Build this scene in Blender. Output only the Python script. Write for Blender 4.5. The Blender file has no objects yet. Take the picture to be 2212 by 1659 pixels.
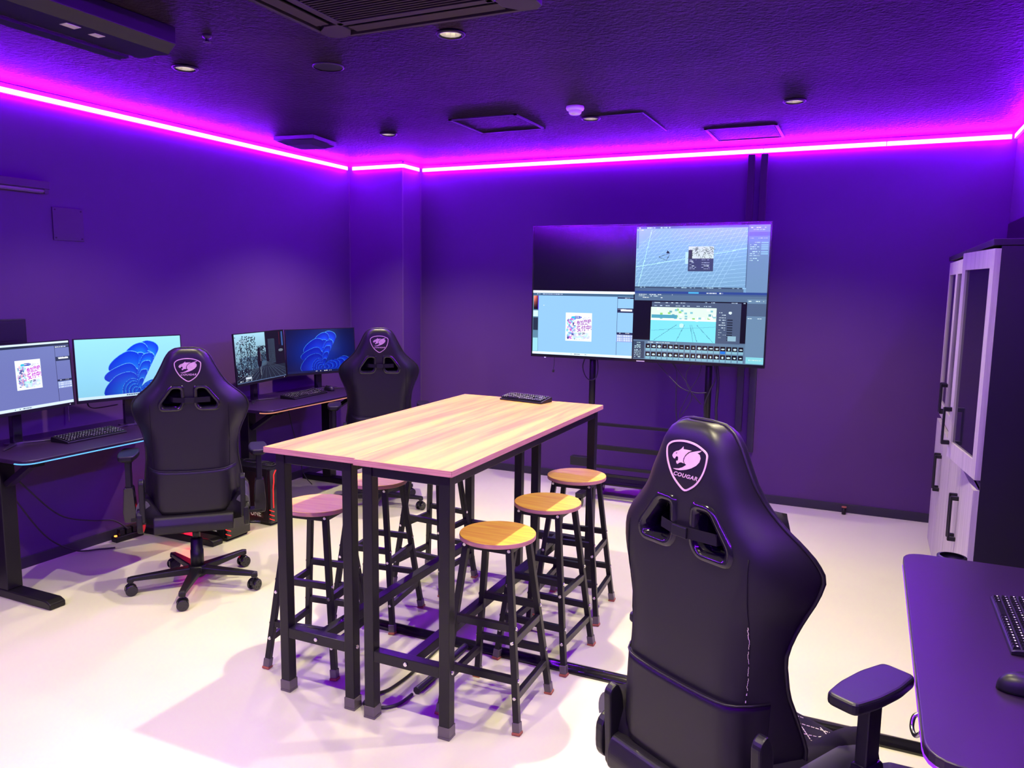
import bpy, bmesh, math, random
import numpy as np
from mathutils import Matrix, Vector
random.seed(7); rng = np.random.default_rng(7)
S = bpy.context.scene
COL = S.collection
R = math.radians

# ------------------------------------------------------------------ camera
YAW, PITCH, ROLL, FPX, CAMH = 0.4316918, 0.1283084, 0.0129620, 1674.2973, 1.65
def cam_matrix():
    cy, sy, cp, sp = math.cos(YAW), math.sin(YAW), math.cos(PITCH), math.sin(PITCH)
    f = Vector((-sy*cp, cy*cp, -sp)); r = Vector((cy, sy, 0)); u = r.cross(f)
    r2 = math.cos(ROLL)*r + math.sin(ROLL)*u; u2 = -math.sin(ROLL)*r + math.cos(ROLL)*u
    m = Matrix.Identity(4)
    for i in range(3):
        m[i][0], m[i][1], m[i][2] = r2[i], u2[i], -f[i]
    m[2][3] = CAMH
    return m
cd = bpy.data.cameras.new('camera'); cam = bpy.data.objects.new('camera', cd); COL.objects.link(cam)
cd.sensor_width = 36; cd.lens = FPX/2212*36; cd.clip_start = .02
cam.matrix_world = cam_matrix(); S.camera = cam

# ------------------------------------------------------------------ world, light, exposure
w = bpy.data.worlds.new('world'); S.world = w; w.use_nodes = True
w.node_tree.nodes['Background'].inputs[0].default_value = (0.02, 0.015, 0.03, 1)
w.node_tree.nodes['Background'].inputs[1].default_value = 0.2
S.view_settings.view_transform = 'Standard'; S.view_settings.look = 'None'
S.view_settings.exposure = 0.0; S.view_settings.gamma = 1; S.view_settings.use_curve_mapping = False
S.cycles.max_bounces = 6; S.cycles.diffuse_bounces = 4; S.cycles.glossy_bounces = 4
S.cycles.sample_clamp_indirect = 6; S.cycles.use_denoising = True
S.cycles.caustics_reflective = False; S.cycles.caustics_refractive = False
LED_COL, LED_POW, LED_SIDE = (0.29, 0.036, 1.0), 54.0, 450.0      # colour and strength of the purple strip, strength of its added emitters
SPOT_W, SPOT_COL = 165.0, (1.0, 0.89, 0.55)        # ceiling downlights
HC = 2.700                                         # ceiling height
XL, XR, YB, YR = -4.3125, 0.79, 6.122, -2.1        # left, right, back, rear walls
COLX, COLY = -3.749, 5.825                         # corner column
DOWN = [(-3.12, 2.91), (-1.66, 2.95), (-0.30, 2.93), (-3.14, 4.70), (-1.66, 4.72), (-0.464, 4.70),
        (-3.12, 1.13), (-1.66, 1.15), (-0.30, 1.15), (-3.12, -0.65), (-1.66, -0.65), (-0.30, -0.65)]
KC = (HC-CAMH)/1.03                              # ceiling positions were taken at 2.68 m
DOWN = [(x*KC, y*KC) for x, y in DOWN]
SPOTK = [.8, 1.7, 1.1, 1.4, .8, 1.1, 1.05, 1.0, 1.3, 0, 0, 0]
for k, (x, y) in enumerate(DOWN):
    if not SPOTK[k]: continue
    l = bpy.data.lights.new('downlight_beam', 'SPOT'); l.energy = SPOT_W*SPOTK[k]; l.color = SPOT_COL
    l.spot_size = R(116); l.spot_blend = .75; l.shadow_soft_size = .018
    o = bpy.data.objects.new('downlight_beam', l); o.location = (x, y, HC-.03); COL.objects.link(o)

# ------------------------------------------------------------------ helpers
def link(name, me, parent=None):
    o = bpy.data.objects.new(name, me); COL.objects.link(o)
    if parent: o.parent = parent
    return o
def rotz(a): return Matrix.Rotation(a, 4, 'Z')
def TR(x, y, z, a=0): return Matrix.Translation((x, y, z)) @ rotz(a)
class MB:
    def __init__(s): s.v = []; s.f = []; s.sm = []
    def add(s, vs, fs, sm=False, M=None):
        n = len(s.v)
        for p in vs:
            p = Vector(p)
            s.v.append(tuple(M @ p) if M else tuple(p))
        for q in fs:
            s.f.append([n+i for i in q]); s.sm.append(sm)
        return s
    def box(s, x0, x1, y0, y1, z0, z1, M=None):
        v = [(x, y, z) for z in (z0, z1) for y in (y0, y1) for x in (x0, x1)]
        return s.add(v, [(0,2,3,1),(4,5,7,6),(0,1,5,4),(2,6,7,3),(0,4,6,2),(1,3,7,5)], M=M)
    def cbox(s, c, d, M=None):
        return s.box(c[0]-d[0]/2, c[0]+d[0]/2, c[1]-d[1]/2, c[1]+d[1]/2, c[2]-d[2]/2, c[2]+d[2]/2, M)
    def bar(s, p0, p1, w, h, side=None, w1=None, h1=None):
        p0, p1 = Vector(p0), Vector(p1); d = (p1-p0).normalized()
        a = Vector(side) if side else d.cross(Vector((0,0,1)))
        if a.length < 1e-4: a = Vector((1,0,0))
        a = (a - d*a.dot(d)).normalized(); b = a.cross(d)
        w1 = w if w1 is None else w1; h1 = h if h1 is None else h1
        v = []
        for p, ww, hh in ((p0, w, h), (p1, w1, h1)):
            v += [p-a*ww/2-b*hh/2, p+a*ww/2-b*hh/2, p+a*ww/2+b*hh/2, p-a*ww/2+b*hh/2]
        return s.add(v, [(0,3,2,1),(4,5,6,7),(0,1,5,4),(1,2,6,5),(2,3,7,6),(3,0,4,7)])
    def cyl(s, p0, p1, r0, r1=None, n=20, cap=True):
        r1 = r0 if r1 is None else r1
        p0, p1 = Vector(p0), Vector(p1); d = (p1-p0).normalized()
        a = d.orthogonal().normalized(); b = d.cross(a); v = []
        for p, r in ((p0, r0), (p1, r1)):
            v += [p + a*r*math.cos(2*math.pi*i/n) + b*r*math.sin(2*math.pi*i/n) for i in range(n)]
        s.add(v, [(i, (i+1) % n, n+(i+1) % n, n+i) for i in range(n)], True)
        if cap: s.add(v, [tuple(range(n-1, -1, -1)), tuple(range(n, 2*n))])
        return s
    def tube(s, pts, r, n=7, closed=False):
        pts = [Vector(p) for p in pts]; m = len(pts); v = []; a = None
        for i, p in enumerate(pts):
            t = (pts[(i+1) % m]-pts[i-1]) if closed else (pts[min(i+1, m-1)]-pts[max(i-1, 0)])
            if t.length < 1e-9: t = Vector((0,0,1))
            t.normalize()
            a = t.orthogonal() if a is None else a - t*a.dot(t)
            if a.length < 1e-6: a = t.orthogonal()
            a.normalize(); b = t.cross(a)
            v += [p + a*r*math.cos(2*math.pi*k/n) + b*r*math.sin(2*math.pi*k/n) for k in range(n)]
        f = []
        for i in range(m if closed else m-1):
            j = (i+1) % m
            f += [(i*n+k, i*n+(k+1) % n, j*n+(k+1) % n, j*n+k) for k in range(n)]
        s.add(v, f, True)
        if not closed: s.add(v, [tuple(range(n-1, -1, -1)), tuple(range((m-1)*n, m*n))])
        return s
    def prism(s, poly, a0, a1, axis='z', M=None, sm=False):
        def P(q, a):
            return {'z': (q[0], q[1], a), 'y': (q[0], a, q[1]), 'x': (a, q[0], q[1])}[axis]
        n = len(poly); v = [P(q, a0) for q in poly] + [P(q, a1) for q in poly]
        s.add(v, [tuple(range(n-1, -1, -1)), tuple(range(n, 2*n))], M=M)
        return s.add(v, [(i, (i+1) % n, n+(i+1) % n, n+i) for i in range(n)], sm, M=M)
    def lathe(s, prof, c, n=28, cap=(True, True)):
        v = []
        for r, z in prof:
            v += [(c[0]+r*math.cos(2*math.pi*k/n), c[1]+r*math.sin(2*math.pi*k/n), c[2]+z) for k in range(n)]
        m = len(prof)
        s.add(v, [(i*n+k, i*n+(k+1) % n, (i+1)*n+(k+1) % n, (i+1)*n+k) for i in range(m-1) for k in range(n)], True)
        if cap[0]: s.add(v, [tuple(range(n-1, -1, -1))])
        if cap[1]: s.add(v, [tuple(range((m-1)*n, m*n))])
        return s
    def grid(s, nu, nv, fn, sm=True, closed=False):
        v = [fn(i/(nu-1), j/(nv-1)) for j in range(nv) for i in range(nu)]
        return s.add(v, [(j*nu+i, j*nu+i+1, (j+1)*nu+i+1, (j+1)*nu+i) for j in range(nv-1) for i in range(nu-1)], sm)
    def build(s, name, mat, parent=None, bev=0, seg=2, fixn=True):
        me = bpy.data.meshes.new(name); me.from_pydata([tuple(x) for x in s.v], [], s.f); me.update()
        me.polygons.foreach_set('use_smooth', s.sm)
        if fixn or bev:
            bm = bmesh.new(); bm.from_mesh(me); bmesh.ops.remove_doubles(bm, verts=bm.verts, dist=1e-6)
            bmesh.ops.recalc_face_normals(bm, faces=bm.faces); bm.to_mesh(me); bm.free()
        me.materials.append(mat)
        o = link(name, me, parent)
        if bev:
            b = o.modifiers.new('bevel', 'BEVEL'); b.width = bev; b.segments = seg; b.limit_method = 'ANGLE'; b.angle_limit = R(40)
        return o
def tag(o, label=None, cat=None, group=None, kind=None):
    if label: o['label'] = label
    if cat: o['category'] = cat
    if group: o['group'] = group
    if kind: o['kind'] = kind
    return o
def thing(name, label, cat, loc=(0,0,0), rz=0, group=None):
    o = bpy.data.objects.new(name, None); o.empty_display_size = .1; COL.objects.link(o)
    o.location = loc; o.rotation_euler = (0, 0, rz)
    return tag(o, label, cat, group)
def struct(name, mb, mat, **k):
    return tag(mb.build(name, mat, **k), kind='structure')
def copy_tree(o, parent=None):
    c = o.copy(); COL.objects.link(c)
    if parent: c.parent = parent
    for ch in list(o.children): copy_tree(ch, c)
    return c
def place(proto, first, label, loc, rz):
    o = proto if first else copy_tree(proto)
    o.location = loc; o.rotation_euler = (0, 0, rz); o['label'] = label
    return o
def rounded(poly, r, k=4):
    out = []; n = len(poly)
    for i in range(n):
        p, a, b = Vector(poly[i]), Vector(poly[i-1]), Vector(poly[(i+1) % n])
        da, db = (a-p), (b-p); ra = min(r, da.length*.45); rb = min(r, db.length*.45)
        A = p + da.normalized()*ra; B = p + db.normalized()*rb
        for j in range(k+1):
            t = j/k; q = A*(1-t)**2 + p*2*t*(1-t) + B*t*t; out.append((q.x, q.y))
    return out
def spline(pts, n=8, closed=False):
    pts = [Vector(p) for p in pts]; m = len(pts); out = []
    for i in range(m if closed else m-1):
        if closed: a, b, c, d = pts[i-1], pts[i], pts[(i+1) % m], pts[(i+2) % m]
        else: a, b, c, d = pts[max(i-1, 0)], pts[i], pts[i+1], pts[min(i+2, m-1)]
        for j in range(n):
            t = j/n
            out.append(.5*((2*b) + (c-a)*t + (2*a-5*b+4*c-d)*t*t + (3*b-a-3*c+d)*t**3))
    if not closed: out.append(pts[-1])
    return out

# ------------------------------------------------------------------ materials
def mat(name, col, rough=.5, metal=0, spec=.5, emis=None, estr=0, noise=None, bump=None, coat=0, alpha=1, trans=0):
    m = bpy.data.materials.new(name); m.use_nodes = True; nt = m.node_tree; b = nt.nodes['Principled BSDF']
    b.inputs['Base Color'].default_value = (*col, 1); b.inputs['Roughness'].default_value = rough
    b.inputs['Metallic'].default_value = metal; b.inputs['Specular IOR Level'].default_value = spec
    b.inputs['Coat Weight'].default_value = coat; b.inputs['Alpha'].default_value = alpha
    b.inputs['Transmission Weight'].default_value = trans
    if emis: b.inputs['Emission Color'].default_value = (*emis, 1); b.inputs['Emission Strength'].default_value = estr
    tc = nt.nodes.new('ShaderNodeTexCoord')
    if noise:   # (scale, amount, detail)
        n = nt.nodes.new('ShaderNodeTexNoise'); n.inputs['Scale'].default_value = noise[0]; n.inputs['Detail'].default_value = noise[2]
        nt.links.new(tc.outputs['Object'], n.inputs['Vector'])
        cr = nt.nodes.new('ShaderNodeValToRGB'); k = noise[1]
        cr.color_ramp.elements[0].position = .3; cr.color_ramp.elements[1].position = .7
        cr.color_ramp.elements[0].color = (*[c*(1-k) for c in col], 1); cr.color_ramp.elements[1].color = (*[min(1, c*(1+k)) for c in col], 1)
        nt.links.new(n.outputs['Fac'], cr.inputs['Fac']); nt.links.new(cr.outputs['Color'], b.inputs['Base Color'])
    if bump:    # (scale, strength, distance, detail)
        n = nt.nodes.new('ShaderNodeTexNoise'); n.inputs['Scale'].default_value = bump[0]; n.inputs['Detail'].default_value = bump[3]
        nt.links.new(tc.outputs['Object'], n.inputs['Vector'])
        bp = nt.nodes.new('ShaderNodeBump'); bp.inputs['Strength'].default_value = bump[1]; bp.inputs['Distance'].default_value = bump[2]
        nt.links.new(n.outputs['Fac'], bp.inputs['Height']); nt.links.new(bp.outputs['Normal'], b.inputs['Normal'])
    return m
def wood_mat(name, light, dark, rough=.35, stretch=(30, 1.2, 30), spec=.5):
    m = bpy.data.materials.new(name); m.use_nodes = True; nt = m.node_tree; b = nt.nodes['Principled BSDF']
    tc = nt.nodes.new('ShaderNodeTexCoord'); mp = nt.nodes.new('ShaderNodeMapping'); mp.inputs['Scale'].default_value = stretch
    nt.links.new(tc.outputs['Object'], mp.inputs['Vector'])
    n = nt.nodes.new('ShaderNodeTexNoise'); n.inputs['Scale'].default_value = 1.0; n.inputs['Detail'].default_value = 8; n.inputs['Roughness'].default_value = .62; n.inputs['Distortion'].default_value = .6
    nt.links.new(mp.outputs[0], n.inputs['Vector'])
    cr = nt.nodes.new('ShaderNodeValToRGB'); e = cr.color_ramp.elements
    e[0].position = .36; e[0].color = (*dark, 1); e[1].position = .60; e[1].color = (*light, 1)
    nt.links.new(n.outputs['Fac'], cr.inputs['Fac']); nt.links.new(cr.outputs[0], b.inputs['Base Color'])
    b.inputs['Roughness'].default_value = rough; b.inputs['Specular IOR Level'].default_value = spec
    return m
def emit(name, col, strength):
    m = bpy.data.materials.new(name); m.use_nodes = True; nt = m.node_tree; nt.nodes.clear()
    e = nt.nodes.new('ShaderNodeEmission'); o = nt.nodes.new('ShaderNodeOutputMaterial')
    e.inputs[0].default_value = (*col, 1); e.inputs[1].default_value = strength; nt.links.new(e.outputs[0], o.inputs[0])
    return m
M = {}
M['wall'] = mat('purple_grey_wallpaper', (.082, .031, .138), .75, spec=.3, noise=(1.5, .05, 3), bump=(260, .12, .002, 2))
M['ceiling'] = mat('rough_black_ceiling', (.016, .008, .019), .66, spec=.12, noise=(1.6, .6, 7), bump=(48, 1.0, .012, 6))
M['floor'] = mat('off_white_resin_floor', (.49, .475, .37), .38, spec=.28, noise=(1.3, .05, 4), bump=(3.5, .04, .004, 3))
M['base'] = mat('black_vinyl_skirting', (.02, .016, .03), .5)
M['metal'] = mat('black_powder_coated_steel', (.006, .005, .007), .36, spec=.35, bump=(900, .05, .0005, 1))
M['plastic'] = mat('black_plastic', (.006, .0055, .008), .42, spec=.35)
M['gloss'] = mat('glossy_black_plastic', (.01, .009, .013), .14, spec=.6)
M['leather'] = mat('black_faux_leather', (.008, .0064, .0095), .42, spec=.38, bump=(420, .12, .0006, 3))
M['suede'] = mat('black_suede', (.010, .008, .012), .85, spec=.15, bump=(800, .2, .0006, 2))
M['carbon'] = mat('dark_grey_carbon_pattern_leather', (.075, .072, .085), .34, spec=.6, bump=(500, .2, .0008, 1))
M['thread'] = mat('pale_stitching_thread', (.75, .65, .55), .7)
M['badge'] = mat('pink_white_embroidery', (.62, .42, .47), .7, noise=(60, .08, 2))
M['wood'] = wood_mat('pale_orange_woodgrain_laminate', (.43, .31, .060), (.36, .155, .045), .46, (16, .8, 16), spec=.12)
M['seatwood'] = wood_mat('honey_woodgrain_laminate', (.54, .36, .035), (.45, .21, .03), .45, (3.0, 40, 30))
M['edge'] = wood_mat('pinkish_brown_edge', (.48, .22, .20), (.36, .15, .15), .45, (6, 6, 200))  # pinker, browner tone for the rims of tops and seats
M['chrome'] = mat('zinc_bolt', (.7, .68, .72), .2, metal=1)
M['cap'] = mat('clear_grey_foot_cap', (.09, .075, .08), .2, spec=.6)
M['rubber'] = mat('orange_brown_rubber', (.30, .085, .05), .55)
M['desk'] = mat('black_textured_desktop', (.014, .005, .022), .40, spec=.42, bump=(700, .1, .0005, 2))
M['cabinet'] = mat('dark_cabinet_panel', (.010, .008, .015), .4, spec=.35)
M['whitewood'] = wood_mat('pale_grey_woodgrain', (.40, .35, .38), (.30, .26, .29), .5, (30, 30, 1.5))
M['glass'] = mat('dark_cabinet_glass', (.01, .008, .02), .08, spec=.6)
M['grey'] = mat('grey_plastic_plate', (.035, .022, .05), .5)
M['white'] = mat('white_plastic', (.75, .72, .72), .4)
M['tube'] = mat('unlit_frosted_tube', (.16, .15, .16), .4)
M['ac'] = mat('dark_air_conditioner_plastic', (.040, .026, .055), .5)
M['brushed'] = mat('brushed_reflector', (.9, .87, .8), .30, metal=1)
M['lamp'] = emit('downlight_glow', (1, .88, .62), 60)
M['lettering'] = mat('grey_print', (.62, .62, .64), .5)
M['cable'] = mat('black_cable', (.012, .01, .014), .45)
M['silver'] = mat('silver_metal', (.5, .48, .52), .25, metal=1)
M['darkmetal'] = mat('dark_brushed_metal', (.22, .21, .23), .3, metal=1)
M['led'] = emit('purple_led_diffuser', LED_COL, LED_POW)
M['ledside'] = emit('added_purple_wall_glow', (0.30, 0.0004, 1.0), LED_SIDE*.55)  # added emitter that washes the wall below the strip
M['ledtop'] = emit('added_purple_ceiling_glow', (0.22, 0.0004, 1.0), LED_SIDE*9)  # added emitter, much stronger, that brightens the ceiling near the strip
M['channel'] = mat('aluminium_led_channel', (.10, .06, .14), .5)
M['ledcyan'] = emit('light_blue_edge_light', (.12, .42, .95), 1.6)
M['ledwarm'] = emit('peach_edge_light', (.85, .32, .2), 1.0)
M['ledpurple'] = emit('purple_edge_light', (.28, .03, 1.0), 1.6)
M['ledred'] = emit('red_case_light', (1.0, .02, .02), 2.6)
M['reddim'] = emit('dim_red_case_glow', (.35, .004, .008), .5)
M['redglow'] = emit('red_glow_behind_case_glass', (1.0, .01, .04), 16)
M['orange'] = emit('orange_pilot_light', (1.0, .25, .04), 4)
M['dot'] = emit('power_indicator', (.7, .6, 1), 1.5)
M['keylegend'] = mat('white_key_legends', (.8, .8, .8), .5)
M['colour'] = None
def colour_mat():
    m = bpy.data.materials.new('screen_picture'); m.use_nodes = True; nt = m.node_tree; b = nt.nodes['Principled BSDF']
    a = nt.nodes.new('ShaderNodeVertexColor'); a.layer_name = 'pic'
    b.inputs['Base Color'].default_value = (.004, .004, .006, 1); b.inputs['Roughness'].default_value = .13; b.inputs['Specular IOR Level'].default_value = .5
    nt.links.new(a.outputs[0], b.inputs['Emission Color']); b.inputs['Emission Strength'].default_value = 1.0
    return m
M['pic'] = colour_mat()
# ------------------------------------------------------------------ room shell
struct('floor', MB().box(XL-.1, XR+.1, YR-.1, YB+.1, -.08, 0), M['floor'])
T = .1
struct('wall_left', MB().box(XL-T, XL, YR-T, YB+T, 0, HC+.02), M['wall'])
struct('wall_right', MB().box(XR, XR+T, YR-T, YB+T, 0, HC+.02), M['wall'])
struct('wall_back', MB().box(XL, XR, YB, YB+T, 0, HC+.02), M['wall'])
struct('wall_rear', MB().box(XL, XR, YR-T, YR, 0, HC+.02), M['wall'])
struct('wall_column', MB().box(XL, COLX, COLY, YB, 0, HC), M['wall'])
def ceiling_obj():
    nx, r = 24, .046
    mb = MB(); mb.box(XL-T, XR+T, YR-T, YB+T, HC, HC+.14)
    o = struct('ceiling', mb, M['ceiling'])
    cut = MB()
    for x, y in DOWN: cut.cyl((x, y, HC-.02), (x, y, HC+.09), r, n=28)
    c = cut.build('cutter', M['ceiling'])
    md = o.modifiers.new('holes', 'BOOLEAN'); md.object = c; md.solver = 'EXACT'
    bpy.context.view_layer.update()
    me = bpy.data.meshes.new_from_object(o.evaluated_get(bpy.context.evaluated_depsgraph_get()))
    o.modifiers.clear(); o.data = me; bpy.data.objects.remove(c)
    return o
ceiling_obj()
# skirting boards
bh = .065
struct('baseboard_left', MB().box(XL, XL+.012, YR, COLY, 0, bh), M['base'], bev=.002)
struct('baseboard_column', MB().box(XL, COLX+.012, COLY-.012, COLY, 0, bh).box(COLX, COLX+.012, COLY, YB-.012, 0, bh), M['base'])
struct('baseboard_back', MB().box(COLX, XR, YB-.012, YB, 0, bh), M['base'], bev=.002)
struct('baseboard_right', MB().box(XR-.012, XR, YR, YB-.012, 0, bh), M['base'], bev=.002)
struct('baseboard_rear', MB().box(XL+.012, XR-.012, YR, YR+.012, 0, bh), M['base'])
# thin corner beads
struct('trim_1', MB().box(XL, XL+.006, COLY-.006, COLY, bh, 2.63), M['channel'])
struct('trim_2', MB().box(COLX-.004, COLX+.004, COLY-.004, COLY+.004, bh, 2.63), M['channel'])
struct('trim_3', MB().box(COLX, COLX+.006, YB-.006, YB, bh, 2.63), M['channel'])

# ------------------------------------------------------------------ purple LED strips (light bar + channel)
def led(label, a, b, nrm, ins=.012):
    """a, b ends on the wall line (x, y); nrm points into the room"""
    a, b, n = Vector((*a, 0)), Vector((*b, 0)), Vector((*nrm, 0))
    mid = (a+b)/2; d = (b-a); L = d.length; ang = math.atan2(d.y, d.x)
    t = thing('led_strip', label, 'led strip', (mid.x, mid.y, 2.645), ang, 'purple led strips along the ceiling line')
    s = 1 if (Matrix.Rotation(-ang, 3, 'Z') @ n).y > 0 else -1
    ch = MB(); ch.box(-L/2, L/2, min(0, s*.004), max(0, s*.004), -.016, .040)
    ch.build('channel', M['channel'], t)
    MB().box(-L/2+ins, L/2-ins, min(s*.004, s*.020), max(s*.004, s*.020), -.013, .013).build('diffuser', M['led'], t)
    MB().box(-L/2+ins+.0008, L/2-ins-.0008, min(s*.005, s*.019), max(s*.005, s*.019), -.015, -.0132).build('added_wall_wash', M['ledside'], t)  # thin glowing slab added under the diffuser to light the wall
    MB().box(-L/2+ins+.0008, L/2-ins-.0008, min(s*.005, s*.019), max(s*.005, s*.019), .0132, .015).build('added_ceiling_wash', M['ledtop'], t)  # unseen glowing slab added on top to light the ceiling
    return t
led('long glowing purple light strip at the top of the left wall', (XL, YR+.02), (XL, COLY-.03), (1, 0))
led('short glowing purple strip on the front face of the corner column', (XL+.04, COLY), (COLX+.018, COLY), (0, -1))
led('very short glowing purple strip on the side face of the corner column', (COLX, COLY-.018), (COLX, YB-.04), (1, 0))
xs = [COLX+.03, -2.50, -.80, .02, XR-.03]
for k in range(len(xs)-1):
    led(['glowing purple strip at the top of the back wall, piece next to the column',
         'glowing purple strip at the top of the back wall, long middle piece above the tv',
         'glowing purple strip at the top of the back wall, short piece above the cable ducts',
         'glowing purple strip at the top of the back wall, piece next to the right corner'][k], (xs[k], YB), (xs[k+1]-.002, YB), (0, -1), .0015)
led('glowing purple strip at the top of the right wall above the cabinets', (XR, YR+.03), (XR, YB-.02), (-1, 0))
led('glowing purple strip at the top of the rear wall behind the viewer', (XL+.03, YR), (XR-.03, YR), (0, 1))

# ------------------------------------------------------------------ ceiling fittings
def downlight():
    t = thing('downlight', '', 'ceiling light', (0,0,HC), 0, 'round recessed downlights in the black ceiling')
    MB().lathe([(.047, .0), (.060, -.001), (.063, -.007), (.058, -.012), (.050, -.012), (.046, -.004)], (0,0,0), 36, (False, False)).build('trim_ring', M['plastic'], t)
    rf = MB(); n = 14; pr = [(.0458, -.006), (.042, .012), (.034, .030), (.026, .040)]
    v = [(r*math.cos(2*math.pi*k/n), r*math.sin(2*math.pi*k/n), z) for r, z in pr for k in range(n)]
    rf.add(v, [(i*n+k, i*n+(k+1) % n, (i+1)*n+(k+1) % n, (i+1)*n+k) for i in range(3) for k in range(n)])
    rf.build('reflector', M['brushed'], t)
    MB().cyl((0,0,.037), (0,0,.041), .026, n=24).build('light_chip', M['lamp'], t)
    return t
dl = downlight()
DL = ['recessed downlight near the long ceiling box, above the left gaming chair', 'recessed downlight directly in front of the ceiling air conditioner, nearest in view',
      'recessed downlight just above the top edge of the photo, right of the air conditioner',
      'recessed downlight beside the square ceiling air vent, near the column', 'recessed downlight right beside the white smoke detector', 'rightmost recessed downlight in view, above the right end of the tv',
      'downlight out of view above the lower left of the room', 'downlight out of view above the near side of the table', 'downlight out of view above the near right desk',
      'downlight behind the viewer near the left wall', 'downlight behind the viewer in the middle', 'downlight behind the viewer near the right wall']
for k, (x, y) in enumerate(DOWN): place(dl, k == 0, DL[k], (x, y, HC), .3*k)

def ac():
    t = thing('air_conditioner', 'large square black ceiling cassette air conditioner at the top edge', 'air conditioner', (-1.635*KC, 2.28*KC, HC))
    h = .488; c = .03; zb = -.028
    mb = MB()   # frame of four corner pads and bars
    pl = .40
    for sx in (-1, 1):
        for sy in (-1, 1):
            q = [(sx*h, sy*pl), (sx*h, sy*(h-c)), (sx*(h-c), sy*h), (sx*pl, sy*h), (sx*.345, sy*.42), (sx*.345, sy*.345), (sx*.42, sy*.345)]
            mb.prism(q, zb, -.001)
    for a in range(4):
        Mx = rotz(a*math.pi/2)
        mb.box(-.40, .40, .470, .488, zb, -.001, Mx); mb.box(-.345, .345, .318, .352, zb-.004, -.001, Mx)
    mb.build('frame', M['ac'], t, bev=.002)
    g = MB(); g.box(-.318, .318, -.318, .318, -.014, -.002); g.build('grille_backing', M['cabinet'], t)
    for k in range(30):
        y = -.30+k*.6/29
        MB().box(-.316, .316, y-.0035, y+.0035, zb-.002, -.012).build('slat', M['ac'], t)
    for a in range(4):
        f = MB(); f.box(-.40, .40, .352, .470, -.008, -.001, rotz(a*math.pi/2)); f.build('outlet_slot', M['base'], t)
        v = MB(); v.bar(tuple(rotz(a*math.pi/2) @ Vector((-.34, .425, -.020))), tuple(rotz(a*math.pi/2) @ Vector((.34, .425, -.020))), .062, .006)
        v.build('louver_flap', M['ac'], t, bev=.002)
ac()
def vent():
    t = thing('ceiling_vent', 'square black ceiling vent with bulging cover beside the left led strip', 'vent', (-3.83*KC, 4.66*KC, HC), R(8))
    MB().box(-.165, .165, -.165, .165, -.030, -.001).build('mounting_frame', M['ac'], t, bev=.004)
    v = MB(); v.add([(-.16,-.16,-.034), (.16,-.16,-.034), (.16,.16,-.034), (-.16,.16,-.034), (-.10,-.10,-.058), (.10,-.10,-.058), (.10,.10,-.058), (-.10,.10,-.058)],
                    [(0,1,2,3), (7,6,5,4), (0,4,5,1), (1,5,6,2), (2,6,7,3), (3,7,4,0)])
    v.build('cover', M['ac'], t, bev=.006)
vent()
def hatch(label, x, y, s):
    t = thing('access_hatch', label, 'ceiling hatch', (x*KC, y*KC, HC), 0, 'square ceiling access hatches')
    h = s/2
    f = MB()
    for a in range(4): f.box(-h, h, h-.018, h, -.007, -.0005, rotz(a*math.pi/2))
    f.build('frame', M['base'], t)
    f = MB()
    for a in range(4): f.box(-h+.024, h-.024, h-.034, h-.024, -.004, -.0005, rotz(a*math.pi/2))
    f.build('inner_rim', M['ceiling'], t)
    MB().box(-h+.036, h-.036, -h+.036, h-.036, -.003, -.0005).build('panel', M['ceiling'], t)
hatch('larger dark framed square hatch in the ceiling left of the smoke detector', -2.28, 4.68, .48)
hatch('dark framed square hatch in the ceiling close to the back wall above the tv', -.85, 5.55, .47)
struct('trim_4', MB().box(-1.63, -1.345, 4.775, 4.783, HC-.003, HC).box(-1.353, -1.345, 4.783, 5.39, HC-.003, HC), M['base'])
sd = thing('smoke_detector', 'small round white smoke detector on the ceiling', 'smoke detector', (-1.645*KC, 4.40*KC, HC))
MB().lathe([(.052, 0), (.054, -.012), (.050, -.022), (.042, -.024)], (0,0,0), 32).build('base', M['white'], sd)
MB().lathe([(.040, -.023), (.036, -.040), (.030, -.046), (.012, -.048)], (0,0,0), 32).build('sensor_head', M['white'], sd)
sp = thing('ceiling_speaker', 'flat round dark ceiling speaker with a thin rim', 'speaker', (-2.455*KC, 3.164*KC, HC))
MB().lathe([(.075, 0), (.077, -.006), (.070, -.008)], (0,0,0), 40, (False, False)).build('rim', M['ac'], sp)
MB().lathe([(.070, -.002), (.069, -.005)], (0,0,0), 40).build('grille', M['base'], sp)
sk = MB(); sk.lathe([(.020, 0), (.019, -.012), (.008, -.018), (.012, -.030), (.018, -.032)], (0,0,0), 20)
o = sk.build('sprinkler', M['ac']); o.location = (-2.63*KC, 2.577*KC, HC); tag(o, 'tiny sprinkler head on the dark ceiling, left of the air conditioner', 'sprinkler')
bx = thing('ceiling_light_box', 'long black box housing along the ceiling at upper left', 'ceiling box', (-2.855, .48, HC))
MB().prism([(-.13, -.001), (.13, -.001), (.13, -.070), (.085, -.105), (-.085, -.105), (-.13, -.085)], -1.9, 2.02, 'y').build('housing', M['cabinet'], bx, bev=.003)
MB().box(-.150, -.085, -1.9, 1.96, -.118, -.106).build('lower_flange', M['cabinet'], bx)
MB().box(-.1515, -.1503, -1.9, 1.96, -.119, -.112).build('bright_edge', M['silver'], bx)
MB().box(.02, .06, 1.575, 1.635, -.1065, -.105).build('label_sticker', M['white'], bx)
MB().box(.01, .05, 1.70, 1.745, -.1065, -.105).build('label_sticker', M['white'], bx)

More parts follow.
